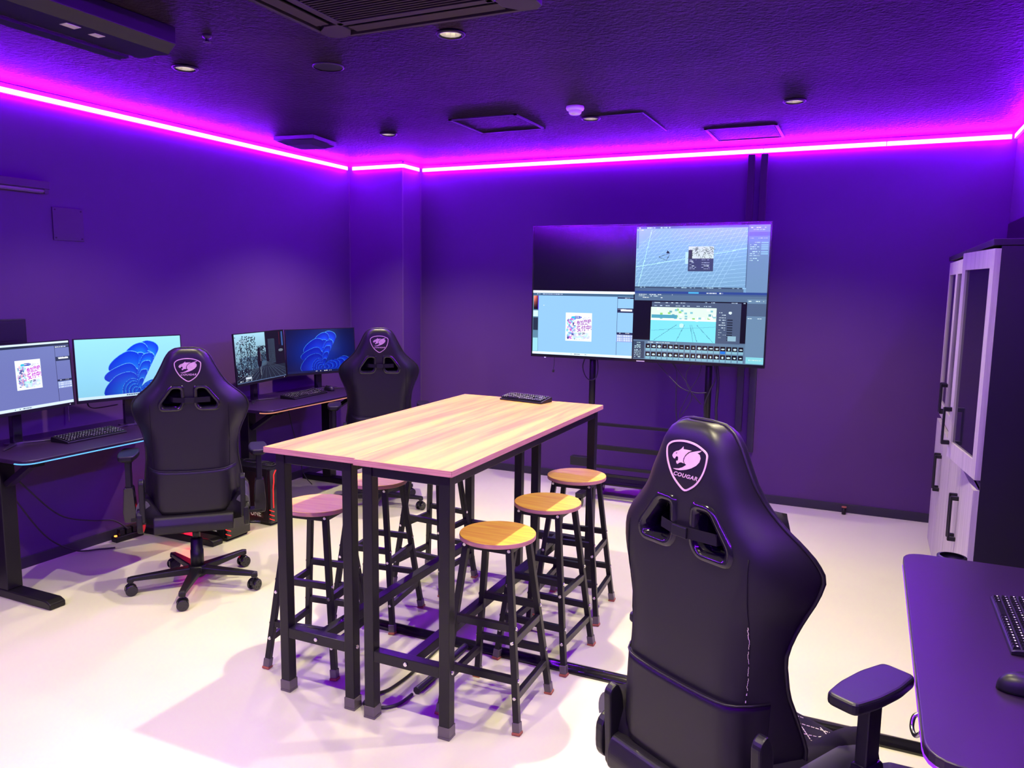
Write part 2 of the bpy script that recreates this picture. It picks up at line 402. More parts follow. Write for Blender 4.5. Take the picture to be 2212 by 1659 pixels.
# ------------------------------------------------------------------ fittings on the walls
wl = thing('wall_light_bar', 'long unlit light bar fixed high on the left wall, cut by the left edge', 'light bar', (XL, 2.40, 2.155))
MB().box(0, .050, -.56, .575, -.010, .034).build('housing', M['grey'], wl, bev=.003)
MB().cyl((.030, -.55, -.020), (.030, .545, -.020), .013, n=18).build('tube_cover', M['tube'], wl)
MB().box(.016, .044, .545, .570, -.034, -.010).build('end_cap', M['grey'], wl)
rl = thing('wall_light_bar', 'lit tube light on the rear wall, seen only mirrored in the tv', 'light bar', (-3.85, YR, 2.15))
MB().box(-.28, .28, 0, .05, .0, .045).build('housing', M['grey'], rl)
MB().cyl((-.27, .035, -.014), (.27, .035, -.014), .013, n=18).build('tube_cover', emit('white_tube', (.9, .95, 1), 6), rl)
wp = thing('wall_plate', 'square blank cover plate screwed to the left wall', 'wall plate', (XL, 3.105, 1.962))
MB().box(0, .008, -.096, .096, -.094, .094).build('plate', M['grey'], wp, bev=.002)
for sy in (-1, 1):
    for sz in (-1, 1): MB().cyl((.008, sy*.082, sz*.080), (.011, sy*.082, sz*.080), .005, n=10).build('screw', M['plastic'], wp)
wb = thing('wall_box', 'dark rectangular box on the left wall above the leftmost monitor', 'wall box', (XL, 2.62, 1.357))
MB().box(0, .05, -.17, .165, -.066, .066).build('housing', M['cabinet'], wb, bev=.003)
MB().box(.05, .053, -.14, .135, -.05, .05).build('lid', M['cabinet'], wb)
def duct(label, x0, x1, z0):
    o = MB().box(x0, x1, YB-.024, YB, z0, 2.625).build('cable_duct', M['base'], bev=.003)
    tag(o, label, 'cable duct', 'vertical cable ducts on the back wall')
duct('left of two dark vertical ducts on the back wall, behind the tv', -.905, -.855, .54)
duct('right and longer of two dark vertical ducts on the back wall', -.812, -.762, .385)
ds = thing('door_stop', 'small black door stop standing on the floor by the back wall', 'door stop', (-.09, 6.06, 0))
MB().cyl((0,0,0), (0,0,.05), .014, n=18).build('post', M['plastic'], ds)
MB().cyl((0,0,.05), (0,0,.058), .017, n=18).build('cap', M['rubber'], ds)
struct('shade_board', MB().box(XR-.018, XR, 1.5, 6.04, .10, 2.082), M['cabinet'], bev=.003)  # dark board on the right wall, its darkness standing in for blocked light

# ------------------------------------------------------------------ tall bar tables
def table(label, x0, x1, y0, y1, rz, loc, inset):
    t = thing('bar_table', label, 'table', loc, rz, 'two narrow bar tables pushed together')
    W2, L2, H = (x1-x0)/2, (y1-y0)/2, 1.01
    MB().box(-W2+.0015, W2-.0015, -L2+.0015, L2-.0015, H-.022, H).build('tabletop', M['wood'], t)
    e = MB(); e.box(-W2, -W2+.0015, -L2, L2, H-.022, H-.0005); e.box(W2-.0015, W2, -L2, L2, H-.022, H-.0005)
    e.box(-W2, W2, -L2, -L2+.0015, H-.022, H-.0005); e.box(-W2, W2, L2-.0015, L2, H-.022, H-.0005)
    e.build('edge_rim', M['edge'], t)
    lx, ly, q = W2-inset, L2-.045, .0215
    for sx in (-1, 1):
        for sy in (-1, 1):
            lg = MB().box(sx*lx-q, sx*lx+q, sy*ly-q, sy*ly+q, .012, H-.022).build('leg', M['metal'], t, bev=.003)
            c = MB(); c.box(sx*lx-q-.003, sx*lx+q+.003, sy*ly-q-.003, sy*ly+q+.003, 0, .010); c.box(sx*lx-q-.0025, sx*lx+q+.0025, sy*ly-q-.0025, sy*ly+q+.0025, .010, .048)
            c.build('foot_cap', M['cap'], lg, bev=.002)
    for sy in (-1, 1):
        MB().box(-lx+q, lx-q, sy*ly-.018, sy*ly+.018, H-.064, H-.022).build('apron', M['metal'], t, bev=.002)
        MB().box(-lx+q, lx-q, sy*ly-.020, sy*ly+.020, .232, .274).build('end_stretcher', M['metal'], t, bev=.002)
        MB().cyl((0, sy*(ly+.020), .254), (0, sy*(ly+.0255), .254), .0095, .007, n=14).build('bolt', M['chrome'], t)
    for sx in (-1, 1):
        MB().box(sx*lx-.018, sx*lx+.018, -ly+q, ly-q, H-.064, H-.022).build('apron', M['metal'], t, bev=.002)
        MB().cyl((sx*(lx+q), -ly, .254), (sx*(lx+q+.0055), -ly, .254), .0095, .007, n=14).build('bolt', M['chrome'], t)
    MB().box(-.020, .020, -ly+.02, ly-.02, .234, .272).build('long_stretcher', M['metal'], t, bev=.002)
table('left one of the two joined bar tables, wood grain top on black steel legs', -2.121, -1.686, 2.285, 3.955, R(.3), (-1.9020, 3.120, 0), .060)
table('right one of the two joined bar tables, nearer the tv and holding the keyboard', -1.684, -1.274, 2.27, 3.953, R(.3), (-1.479, 3.112, 0), .043)

# ------------------------------------------------------------------ round stools
def stool():
    t = thing('bar_stool', '', 'stool', (0,0,0), 0, 'round bar stools tucked around the tables')
    H = .70
    MB().lathe([(.146, H-.018), (.1475, H-.016), (.1475, H-.002), (.146, H)], (0,0,0), 56).build('seat', M['seatwood'], t)
    e = MB(); n = 56
    e.lathe([(.1476, H-.017), (.1482, H-.009), (.1476, H-.0015)], (0,0,0), n, (False, False)); e.build('edge_rim', M['edge'], t)
    a, b = .088, .163; q = .012
    def leg(z): k = 1 - z/(H-.018); return a + (b-a)*k
    f = MB()
    for k in range(4): f.box(-a, a, a-.006, a+.008, H-.046, H-.0185, rotz(k*math.pi/2))
    f.build('seat_frame', M['metal'], t, bev=.001)
    for sx in (-1, 1):
        for sy in (-1, 1):
            g = MB(); g.bar((sx*leg(.008), sy*leg(.008), .008), (sx*a, sy*a, H-.019), .024, .024, side=(1, 0, 0))
            lg = g.build('leg', M['metal'], t, bev=.002)
            c = MB(); c.bar((sx*leg(.010), sy*leg(.010), .010), (sx*leg(.045), sy*leg(.045), .045), .029, .029, side=(1, 0, 0)); c.build('foot_cap', M['cap'], lg, bev=.002)
            c = MB(); c.bar((sx*leg(0), sy*leg(0), 0), (sx*leg(.010), sy*leg(.010), .010), .033, .033, side=(1, 0, 0)); c.build('rubber_foot', M['rubber'], lg, bev=.002)
    for s in (-1, 1):
        for z in (.385, .195):      # along x
            r = leg(z); MB().box(-r+.008, r-.008, s*r-.010, s*r+.010, z-.014, z+.014).build('stretcher', M['metal'], t, bev=.0015)
            for sx in (-1, 1): MB().cyl((sx*(r+.012), s*r, z), (sx*(r+.017), s*r, z), .0085, .006, n=12).build('bolt', M['chrome'], t)
        for z in (.335, .135):      # along y
            r = leg(z); MB().box(s*r-.010, s*r+.010, -r+.008, r-.008, z-.014, z+.014).build('stretcher', M['metal'], t, bev=.0015)
            for sx in (-1, 1): MB().cyl((s*r, sx*(r+.012), z), (s*r, sx*(r+.017), z), .0085, .006, n=12).build('bolt', M['chrome'], t)
        for sx in (-1, 1): MB().cyl((sx*(a+.004), s*(a+.012), H-.030), (sx*(a+.004), s*(a+.017), H-.030), .0085, .006, n=12).build('bolt', M['chrome'], t)
    return t
st = stool()
for k, (x, y, a, lab) in enumerate([
    (-1.252, 2.605, 1, 'nearest round wooden stool, on the right side of the table, seat fully visible'),
    (-1.244, 3.095, -2, 'middle one of the three round stools on the right side of the table'),
    (-1.296, 3.608, 4, 'farthest of the three round stools on the right side of the table, toward the tv'),
    (-2.120, 2.610, 8, 'nearest round stool on the left side of the table, seen between the left table legs'),
    (-2.140, 3.080, 7, 'middle round stool on the left side, seat seen under the joined tabletops'),
    (-2.120, 3.600, -5, 'farthest left round stool, its legs seen behind the near right table leg')]):
    place(st, k == 0, lab, (x, y, 0), R(a))
# ------------------------------------------------------------------ gaming chair
LEAN = R(3.2); ZB0 = .395; LB = .906
def BT(x, y, d):
    """back-local: x lateral, y forward from the flat rear face, d distance below the top"""
    zb = LB - d; c, s_ = math.cos(LEAN), math.sin(LEAN)
    return Vector((x, -.100 + y*c - zb*s_, ZB0 + zb*c + y*s_))
WT = [(0,.046),(.005,.064),(.018,.085),(.045,.105),(.09,.126),(.138,.150),(.181,.176),(.218,.212),(.247,.246),(.275,.270),(.303,.284),(.335,.285),(.375,.272),
      (.425,.248),(.48,.230),(.54,.224),(.60,.226),(.68,.238),(.76,.246),(.82,.242),(.868,.224),(.892,.212),(.906,.195)]
def Wd(d): return float(np.interp(d, [a for a, b in WT], [b for a, b in WT]))
def wing(d): return float(np.interp(d, [0, .13, .22, .32, .42, .52, .62, .75, .906], [.016, .022, .05, .100, .092, .066, .085, .140, .150]))
def gx(r): return 0 if r < .62 else ((r-.62)/.38)**2
def thick(d): return float(np.interp(d, [0, .012, .04, .13, .33, .86, .906], [.022, .036, .046, .050, .044, .046, .034]))
def rear_y(x, d):
    wd = Wd(d); r = min(abs(x)/wd, 1)
    hh = thick(d); base = wing(d)*gx(r) + .048
    return base - hh*max(0, 1-r**5)**.5
def back_shell():
    mb = MB(); n = 26; rings = []
    ds = [0, .004, .010, .02, .033, .05, .07, .09, .11, .13, .15, .17, .19, .21, .23, .25, .27, .29, .31, .33, .35, .37, .395, .42, .45, .50, .55, .60, .65, .70, .75, .80, .84, .868, .892, .906]
    v = []
    for d in ds:
        wd = Wd(d); hh = thick(d); ring = []
        for sgn in (-1, 1):
            for k in range(n):
                th = math.pi*(k + .0)/n
                x = -wd*math.cos(th) if sgn < 0 else wd*math.cos(th)
                r = min(abs(x)/wd, 1); base = wing(d)*gx(r) + .048
                e = hh*max(0, 1-r**5)**.5
                ring.append(BT(x, base + sgn*e*(1.25 if sgn > 0 else 1), d))
        v += ring
    m = 2*n
    mb.add(v, [(i*m+k, i*m+(k+1) % m, (i+1)*m+(k+1) % m, (i+1)*m+k) for i in range(len(ds)-1) for k in range(m)], True)
    mb.add(v[:m], [tuple(range(m))], True); mb.add(v[-m:], [tuple(range(m-1, -1, -1))], True)
    return mb
HOLE = [(.038, .200), (.078, .200), (.134, .278), (.128, .302), (.052, .302), (.037, .282)]
def offset(poly, r):
    n = len(poly); out = []
    A = sum(poly[i][0]*poly[(i+1) % n][1]-poly[(i+1) % n][0]*poly[i][1] for i in range(n)); sg = 1 if A > 0 else -1
    for i in range(n):
        p, a, b = Vector(poly[i]), Vector(poly[i-1]), Vector(poly[(i+1) % n])
        e1 = (p-a).normalized(); e2 = (b-p).normalized()
        n1 = Vector((e1.y, -e1.x))*sg; n2 = Vector((e2.y, -e2.x))*sg
        bis = (n1+n2).normalized(); out.append(tuple(p + bis*r/max(.35, bis.dot(n1))))
    return out
def flat_on_back(mb, poly, y0, y1, M=None, curved=True):
    """extrude a polygon given in (x, d) from rear offset y0 to y1 relative to the rear face"""
    n = len(poly)
    v = [BT(x, (rear_y(x, d) if curved else 0)+y0, d) for x, d in poly] + [BT(x, (rear_y(x, d) if curved else 0)+y1, d) for x, d in poly]
    mb.add(v, [tuple(range(n)), tuple(range(2*n-1, n-1, -1))]); mb.add(v, [(i, n+i, n+(i+1) % n, (i+1) % n) for i in range(n)])
def stroke(mb, pts, wdt, y0, y1, closed=True):
    pts = [Vector(p) for p in pts]; m = len(pts); L = []; Rr = []
    for i in range(m):
        a = pts[i-1] if (closed or i) else pts[i]; b = pts[(i+1) % m] if (closed or i < m-1) else pts[i]
        t = (b-a).normalized(); nn = Vector((-t.y, t.x))*wdt/2; L.append(pts[i]+nn); Rr.append(pts[i]-nn)
    for i in range(m if closed else m-1):
        j = (i+1) % m
        flat_on_back(mb, [tuple(L[i]), tuple(L[j]), tuple(Rr[j]), tuple(Rr[i])], y0, y1)
def text_mesh(body, size, shear=0, bold=0, spacing=1, align='CENTER', extr=0):
    c = bpy.data.curves.new('txt', 'FONT'); c.body = body; c.size = size; c.shear = shear; c.offset = bold; c.space_character = spacing
    c.align_x = align; c.resolution_u = 3; c.extrude = extr
    o = bpy.data.objects.new('txt', c); COL.objects.link(o); bpy.context.view_layer.update()
    me = bpy.data.meshes.new_from_object(o.evaluated_get(bpy.context.evaluated_depsgraph_get()))
    vs = [tuple(v.co) for v in me.vertices]; fs = [tuple(p.vertices) for p in me.polygons]
    bpy.data.objects.remove(o); bpy.data.meshes.remove(me); return vs, fs
CK = .0000882
def cpt(p): return ((p[0]-868)*CK, .046+(p[1]-265)*CK*1.12)
SHIELD = [(868,268),(1180,300),(1430,385),(1555,470),(1572,580),(1540,790),(1450,1010),(1290,1220),(1080,1370),(886,1452),(700,1370),(470,1190),(300,960),(200,750),(165,560),(200,450),(340,350),(580,290)]
HEAD = [(385,670),(430,600),(500,555),(600,525),(690,470),(752,403),(754,470),(880,465),(1045,463),(930,520),(840,600),(785,690),(772,760),(800,805),(720,795),(650,815),(590,860),(555,840),(540,785),(575,790),(605,750),(600,690),(560,670),(510,690),(485,745),(440,735),(395,700)]
TAIL = [(450,990),(640,960),(780,905),(905,825),(840,800),(808,740),(830,660),(900,580),(1000,510),(1150,465),(1270,430),(1390,403),(1330,455),(1240,490),(1320,520),(1362,600),(1340,690),(1240,790),(1080,880),(900,945),(720,990),(560,1003)]
def seat_z(x, y):
    ax = abs(x); z = .472
    z += .050*max(0, min(1, (ax-.165)/.05))**1.3 if ax < .215 else .050
    if ax > .235: z -= .9*(ax-.235)**2*30
    if y > .22: z -= ((y-.22)/.16)**2*.035
    if y < -.04: z -= ((-.04-y)/.04)**2*.012
    return z
def caster(t, x, y, a):
    c = MB(); c.cyl((x,y,.062), (x,y,.095), .011, n=14); Mx = TR(x, y, 0, a)
    c.prism([(-.027,.030),(-.024,.052),(-.010,.066),(.012,.066),(.026,.052),(.029,.034),(.016,.040),(-.012,.040)], -.010, .010, 'y', Mx)
    o = c.build('caster', M['gloss'], t, bev=.002)
    for s in (-1, 1):
        p0 = Mx @ Vector((.0, s*.012, .030)); p1 = Mx @ Vector((.0, s*.027, .030)); pm = Mx @ Vector((0, s*.024, .030))
        w_ = MB(); w_.cyl(p0, pm, .030, n=28); w_.cyl(pm, p1, .030, .026, n=28)
        for q in range(5):
            an = 2*math.pi*q/5; c0 = Mx @ Vector((.016*math.cos(an), s*.0275, .030+.016*math.sin(an))); c1 = Mx @ Vector((.016*math.cos(an), s*.0285, .030+.016*math.sin(an)))
            w_.cyl(c0, c1, .0045, n=8)
        w_.build('wheel', M['gloss'], o)
def chair():
    t = thing('gaming_chair', '', 'chair', (0,0,0), 0, 'black gaming chairs with a pink cougar badge')
    back = back_shell().build('backrest', M['leather'], t)
    cut = MB()
    for s in (-1, 1):
        p = rounded([(s*x, d) for x, d in HOLE], .012)
        n = len(p); v = [BT(x, -.05, d) for x, d in p] + [BT(x, .2, d) for x, d in p]
        cut.add(v, [tuple(range(n)), tuple(range(2*n-1, n-1, -1))] + [(i, n+i, n+(i+1) % n, (i+1) % n) for i in range(n)])
    c = cut.build('cutter', M['gloss'])
    md = back.modifiers.new('holes', 'BOOLEAN'); md.object = c; md.solver = 'EXACT'; bpy.context.view_layer.update()
    me = bpy.data.meshes.new_from_object(back.evaluated_get(bpy.context.evaluated_depsgraph_get()))
    back.modifiers.clear(); back.data = me; bpy.data.objects.remove(c)
    # hole surrounds
    for s in (-1, 1):
        inn = rounded([(s*x, d) for x, d in offset(HOLE, -.002)], .012, 5); out = rounded([(s*x, d) for x, d in offset(HOLE, .019)], .022, 5); n = len(inn)
        mid = rounded([(s*x, d) for x, d in offset(HOLE, .012)], .018, 5)
        v = [BT(x, rear_y(x, d)+.002, d) for x, d in out] + [BT(x, rear_y(x, d)-.008, d) for x, d in mid] + [BT(x, rear_y(x, d)-.004, d) for x, d in inn] + [BT(x, .106, d) for x, d in inn] + [BT(x, .112, d) for x, d in mid]
        f = MB(); f.add(v, [(j*n+i, j*n+(i+1) % n, (j+1)*n+(i+1) % n, (j+1)*n+i) for j in range(4) for i in range(n)], True)
        f.build('hole_surround', M['gloss'], back)
    # edge piping
    pts = []
    dd = list(np.linspace(.89, .33, 22)) + list(np.linspace(.31, .02, 18)) + [.010, .004]
    pts += [BT(-Wd(d)*1.005, wing(d)+.046, d) for d in dd]
    pts += [BT(x, .046+wing(0)*.3, -.002) for x in (-.03, -.01, .01, .03)]
    pts += [BT(Wd(d)*1.005, wing(d)+.046, d) for d in reversed(dd)]
    MB().tube(pts, .0055, 8).build('piping', M['leather'], back)
    for s in (-1, 1):
        MB().tube([BT(s*(.178+.01*math.sin(d*4)), rear_y(s*(.178+.01*math.sin(d*4)), d)-.0004, d) for d in np.linspace(.28, .87, 30)], .0014, 5).build('seam', M['suede'], back)
    # rear pocket flap
    pk = MB(); nu, nv = 22, 12; dtop = .627
    def pf(off):
        def fn(u, v_):
            x = -.215+.43*u; d = dtop + .010*math.cos((u-.5)*math.pi) + (.862-dtop)*v_
            return BT(x, rear_y(x, d) - off*(1-.6*v_)*max(.12, 1-abs(2*u-1)**8) if off > 0 else rear_y(x, d) - off, d)
        return fn
    pk.grid(nu, nv, pf(.009)); pk.grid(nu, nv, pf(-.004))
    for u in (0, 1): pk.add([pf(.009)(u, j/11) for j in range(12)] + [pf(-.004)(u, j/11) for j in range(12)], [(j, j+1, 13+j, 12+j) for j in range(11)])
    for v_ in (0, 1): pk.add([pf(.009)(i/21, v_) for i in range(22)] + [pf(-.004)(i/21, v_) for i in range(22)], [(j, j+1, 23+j, 22+j) for j in range(21)])
    po = pk.build('rear_pocket', M['leather'], back)
    MB().tube([pf(.010)(i/21, 0) for i in range(22)], .0028, 7).build('pocket_hem', M['leather'], po)
    # embroidered badge
    bd = MB(); stroke(bd, [(p.x, p.y) for p in spline([(*cpt(p), 0) for p in SHIELD], 3, True)], .0044, -.0018, .001)
    flat_on_back(bd, [cpt(p) for p in HEAD], -.0016, .001); flat_on_back(bd, [cpt(p) for p in TAIL], -.0016, .001)
    vs, fs = text_mesh('COUGAR', .0118, .35, .00035, 1.12)
    xs = [v[0] for v in vs]; x0, x1 = min(xs), max(xs); k = .074/(x1-x0)
    bd.add([BT((v[0]-(x0+x1)/2)*k+.003, -.0002+rear_y(0, .14)-.0014, .1325-v[1]*1.12) for v in vs], fs)
    bd.build('cougar_badge', M['badge'], back)['label'] = 'pink shield badge with a roaring cougar head and the word COUGAR'
    ey = MB(); flat_on_back(ey, [cpt(p) for p in [(505,603),(565,575),(535,612)]], -.0022, -.0012); ey.build('badge_eye', M['leather'], back)
    # pillow, strap and buckle
    pl = MB(); nu, nv = 24, 12
    def pfn(s):
        def fn(u, v_):
            x = -.182+.364*u; d = .195+.12*v_; e = (max(0, 1-(2*u-1)**6)*max(0, 1-(2*v_-1)**4))**.5
            return BT(x*(1+.08*(1-abs(2*v_-1))), .145 + s*.042*e + .004*math.sin(u*23+v_*7)*e, d+.004*math.sin(u*9))
        return fn
    pl.grid(nu, nv, pfn(1)); pl.grid(nu, nv, pfn(-1)); pl.build('neck_pillow', M['suede'], t)
    sb = MB()
    def strip(xa, xb, ya, yb, d, hh, th=.0016):
        sb.add([BT(xa, ya, d-hh), BT(xb, yb, d-hh), BT(xb, yb, d+hh), BT(xa, ya, d+hh), BT(xa, ya+th, d-hh), BT(xb, yb+th, d-hh), BT(xb, yb+th, d+hh), BT(xa, ya+th, d+hh)],
               [(0,1,2,3), (7,6,5,4), (0,4,5,1), (1,5,6,2), (2,6,7,3), (3,7,4,0)])
    strip(-.118, -.075, .09, .006, .260, .0125); strip(-.075, -.020, .006, -.012, .260, .0125); strip(.022, .10, -.012, .004, .260, .0135); strip(.10, .118, .004, .09, .260, .0135)
    so = sb.build('strap', M['suede'], t)
    MB().add([BT(x, y, d) for y in (-.017, -.009) for d in (.247, .274) for x in (-.020, .026)], [(0,1,3,2), (4,6,7,5), (0,4,5,1), (2,3,7,6), (0,2,6,4), (1,5,7,3)]).build('buckle', M['plastic'], so, bev=.002)
    # seat
    se = MB(); nu, nv = 34, 26
    def top(u, v_):
        x = -.268+.536*u; y = -.080+.450*v_; return Vector((x, y, seat_z(x, y)))
    def bot(u, v_):
        x = (-.268+.536*u)*.93; y = -.075+.435*v_; return Vector((x, y, .385 - .02*math.sin(math.pi*u)))
    se.grid(nu, nv, top); se.grid(nu, nv, bot)
    for fa, fb, m_, fx in ((lambda i: top(i/(nu-1), 0), lambda i: bot(i/(nu-1), 0), nu, 0), (lambda i: top(i/(nu-1), 1), lambda i: bot(i/(nu-1), 1), nu, 0),
                           (lambda i: top(0, i/(nv-1)), lambda i: bot(0, i/(nv-1)), nv, 1), (lambda i: top(1, i/(nv-1)), lambda i: bot(1, i/(nv-1)), nv, 1)):
        A = [fa(i) for i in range(m_)]; B = [fb(i) for i in range(m_)]
        cxy = Vector((0, .1, 0)); Cc = [(a+b)/2 + Vector(((.022 if a.x > 0 else -.022) if fx else 0, 0 if fx else (.02 if a.y > .1 else -.018), 0)) for a, b in zip(A, B)]
        se.add(A+Cc+B, [(r*m_+i, r*m_+i+1, (r+1)*m_+i+1, (r+1)*m_+i) for r in (0, 1) for i in range(m_-1)], True)
    seat = se.build('seat', M['suede'], t)
    for s in (-1, 1):
        bo = MB(); A = []
        def bf(u, v_, s=s):
            y = -.09+.43*v_; an = math.pi*(-.15+1.0*u); return Vector((s*(.243+.036*math.cos(an)), y, .462 - .035*v_*0 + .052*math.sin(an)*(1-.5*max(0, v_-.7)) - (max(0, y-.2)/.14)**2*.02))
        bo.grid(12, 18, bf); A0 = [bf(i/11, 0) for i in range(12)]; A1 = [bf(i/11, 1) for i in range(12)]
        bo.add(A0, [tuple(range(12))]); bo.add(A1, [tuple(range(11, -1, -1))]); bo.build('seat_bolster', M['carbon'], seat)
    stc = MB(); step = .072
    for fam in (-1, 1):
        for k in range(-8, 12):
            # lines y = y0 + fam*x*1.15
            y0 = k*step; x = -.168; sp_ = .0090
            while x < .168:
                xb = x+.0066; ya, yb = y0+fam*x*.75, y0+fam*xb*.75
                if -.05 < ya < .34:
                    stc.bar((x, ya, seat_z(x, ya)+.0006), (xb, yb, seat_z(xb, yb)+.0006), .0022, .0014)
                x += sp_
    tag(stc.build('stitching', M['thread'], seat, fixn=False), kind='stuff')
    # underside and recliner
    MB().box(-.13, .13, -.11, .16, .335, .372).build('tilt_mechanism', M['plastic'], t, bev=.006)
    MB().prism(rounded([(-.132,.338), (-.098,.330), (-.060,.400), (-.085,.432), (-.120,.425), (-.136,.38)], .012), -.195, .195, 'x').build('rear_flap', M['leather'], t, bev=.006)
    for s in (-1, 1):
        a = MB(); a.prism(rounded([(-.118,.40), (-.060,.38), (-.080,.60), (-.100,.64), (-.130,.62)], .018), s*.232, s*.258, 'x'); a.build('recliner_arm', M['plastic'], t, bev=.005)
        a = MB(); a.prism(rounded([(-.125,.465), (-.05,.485), (.02,.42), (.02,.345), (-.08,.335), (-.125,.36)], .035), s*.246, s*.274, 'x'); a.build('recliner_cover', M['plastic'], t, bev=.006)
        # armrests
        b = MB(); b.box(min(s*.12, s*.33), max(s*.12, s*.345), .11, .18, .350, .368); b.build('arm_bracket', M['plastic'], t, bev=.003)
        p = MB(); p.prism(rounded([(s*.305,.345), (s*.362,.345), (s*.368,.40), (s*.358,.54), (s*.312,.54), (s*.303,.42)], .012), .116, .180, 'y'); post = p.build('arm_post', M['gloss'], t, bev=.004)
        MB().box(min(s*.319, s*.349), max(s*.319, s*.349), .122, .174, .52, .692).build('arm_slider', M['plastic'], post, bev=.004)
        hs = MB(); hs.prism(rounded([(s*.331-.030, .075), (s*.331+.030, .075), (s*.331+.032, .255), (s*.331-.032, .255)], .015), .686, .700); hs.build('pad_holder', M['plastic'], post, bev=.002)
        xc = s*.331
        q = [(xc-.036, .030), (xc+.036, .030), (xc+.049, .105), (xc+.051, .185), (xc+.040, .270), (xc-.040, .270), (xc-.051, .185), (xc-.049, .105)]
        MB().prism(rounded(q, .018), .698, .726).build('arm_pad', M['plastic'], t, bev=.008, seg=3)
    MB().cyl((.25,-.09,.36), (.33,-.09,.35), .007, n=10).build('recline_lever', M['plastic'], t)
    # lift and base
    g = MB(); g.cyl((0,0,.25), (0,0,.34), .020, n=24); g.build('gas_lift', M['metal'], t)
    g = MB(); g.lathe([(.034,.10), (.034,.20), (.031,.202), (.031,.262), (.024,.268)], (0,0,0), 28); g.build('lift_cover', M['plastic'], t)
    g = MB(); g.lathe([(.030,.052), (.046,.062), (.050,.108), (.040,.118)], (0,0,0), 28)
    base = g.build('base_hub', M['plastic'], t)
    for k in range(5):
        a = 2*math.pi*k/5 - R(28); d = Vector((math.cos(a), math.sin(a), 0))
        l = MB(); l.bar(d*.03+Vector((0,0,.092)), d*.335+Vector((0,0,.088)), .056, .040, w1=.032, h1=.022); l.box(-.017+d.x*.328, .017+d.x*.328, -.017+d.y*.328, .017+d.y*.328, .072, .097)
        l.build('base_leg', M['plastic'], t, bev=.006)
        caster(t, d.x*.328, d.y*.328, a+1.3+k*1.7)
    return t
ch = chair()
CH = [((-3.237, 2.970), 134, 0, 'black gaming chair at the left desk, in front of the pale blue flower wallpaper'),
      ((-3.233, 4.700), 125, .02, 'farthest black gaming chair, by the corner column at the second left desk'),
      ((-.331, 1.881), 60.0, .032, 'large foreground black gaming chair at the right, its back filling the lower right'),
      ((-1.68, .525), 100, 0, 'black gaming chair cut off at the lower left corner, only one armrest tip in view')]
for k, (xy, a, lift, lab) in enumerate(CH):
    o = place(ch, k == 0, lab, (xy[0], xy[1], 0), R(a-90))
    for c in o.children:
        if not c.name.startswith(('base', 'caster', 'lift_cover')): c.location.z += lift
    if k == 2:
        # this chair's back is set more upright and its arms a little farther to the right
        piv = Vector((0, -.1, .395+lift)); rot = Matrix.Translation(piv) @ Matrix.Rotation(R(-4.0), 4, 'X') @ Matrix.Translation(-piv)
        for c in o.children:
            if c.name.startswith(('backrest', 'neck_pillow', 'strap')): c.matrix_local = rot @ Matrix.Translation((0, 0, lift))
            if c.name.startswith('arm_'):
                right = sum(v.co.x for v in c.data.vertices) > 0
                c.location.x += .027 if right else .068; c.location.z += .014 if right else -.03
            if c.name.startswith('recliner'):
                right = sum(v.co.x for v in c.data.vertices) > 0
                if c.name.startswith('recliner_arm'): c.location.x += .020 if right else .040
                else: c.location.x += 0 if right else .022
                c.location.z += .02 if right else (-.07 if c.name.startswith('recliner_arm') else -.01)
        # worn pale crease along the right rear seam, only on this chair
        bk = [c for c in o.children if c.name.startswith('backrest')][0]
        wr = MB()
        for j in range(34):
            d = .44+.20*j/34
            if rng.random() < .8:
                x = .186+rng.uniform(-.0008, .0008); wr.bar(BT(x, rear_y(x, d)-.0012, d), BT(x+.0006, rear_y(x, d+.006)-.0012, d+.0055), .0016+.001*rng.random(), .0008)
        wr.build('worn_crease', M['thread'], bk)['label'] = 'pale frayed crease in the leather'
# ------------------------------------------------------------------ pictures shown on screens (drawn pixel by pixel in numpy)
def lin(c): c = np.clip(c, 0, 1); return np.where(c <= .04045, c/12.92, ((c+.055)/1.055)**2.4)
class Pic:
    def __init__(s, nx, ny, col): s.nx, s.ny = nx, ny; s.a = np.empty((ny, nx, 3)); s.a[:] = col
    def R(s, x0, y0, x1, y1, c):
        X0, X1 = int(round(x0*s.nx)), int(round(x1*s.nx)); Y0, Y1 = int(round(y0*s.ny)), int(round(y1*s.ny))
        s.a[Y0:max(Y1, Y0+1), X0:max(X1, X0+1)] = c
    def L(s, x0, y0, x1, y1, c, k=1.0):
        n = int(max(abs(x1-x0)*s.nx, abs(y1-y0)*s.ny))*2+2
        X = np.clip((np.linspace(x0, x1, n)*s.nx).astype(int), 0, s.nx-1); Y = np.clip((np.linspace(y0, y1, n)*s.ny).astype(int), 0, s.ny-1)
        s.a[Y, X] = s.a[Y, X]*(1-k)+np.array(c)*k
    def text(s, x0, y0, x1, h, c, dens=.65):
        x = x0
        while x < x1:
            wd = rng.uniform(.006, .02)
            if rng.random() < dens: s.R(x, y0, min(x+wd, x1), y0+h, np.array(c)*rng.uniform(.75, 1))
            x += wd+.004
    def ell(s, cx, cy, rx, ry, c, k=1.0):
        Y, X = np.mgrid[0:s.ny, 0:s.nx]; m = ((X/s.nx-cx)/rx)**2+((Y/s.ny-cy)/ry)**2 < 1; s.a[m] = s.a[m]*(1-k)+np.array(c)*k
    def paste(s, o, x0, y0, x1, y1):
        X0, X1, Y0, Y1 = int(x0*s.nx), int(x1*s.nx), int(y0*s.ny), int(y1*s.ny)
        yi = (np.linspace(0, o.ny-1, Y1-Y0)).astype(int); xi = (np.linspace(0, o.nx-1, X1-X0)).astype(int); s.a[Y0:Y1, X0:X1] = o.a[yi][:, xi]
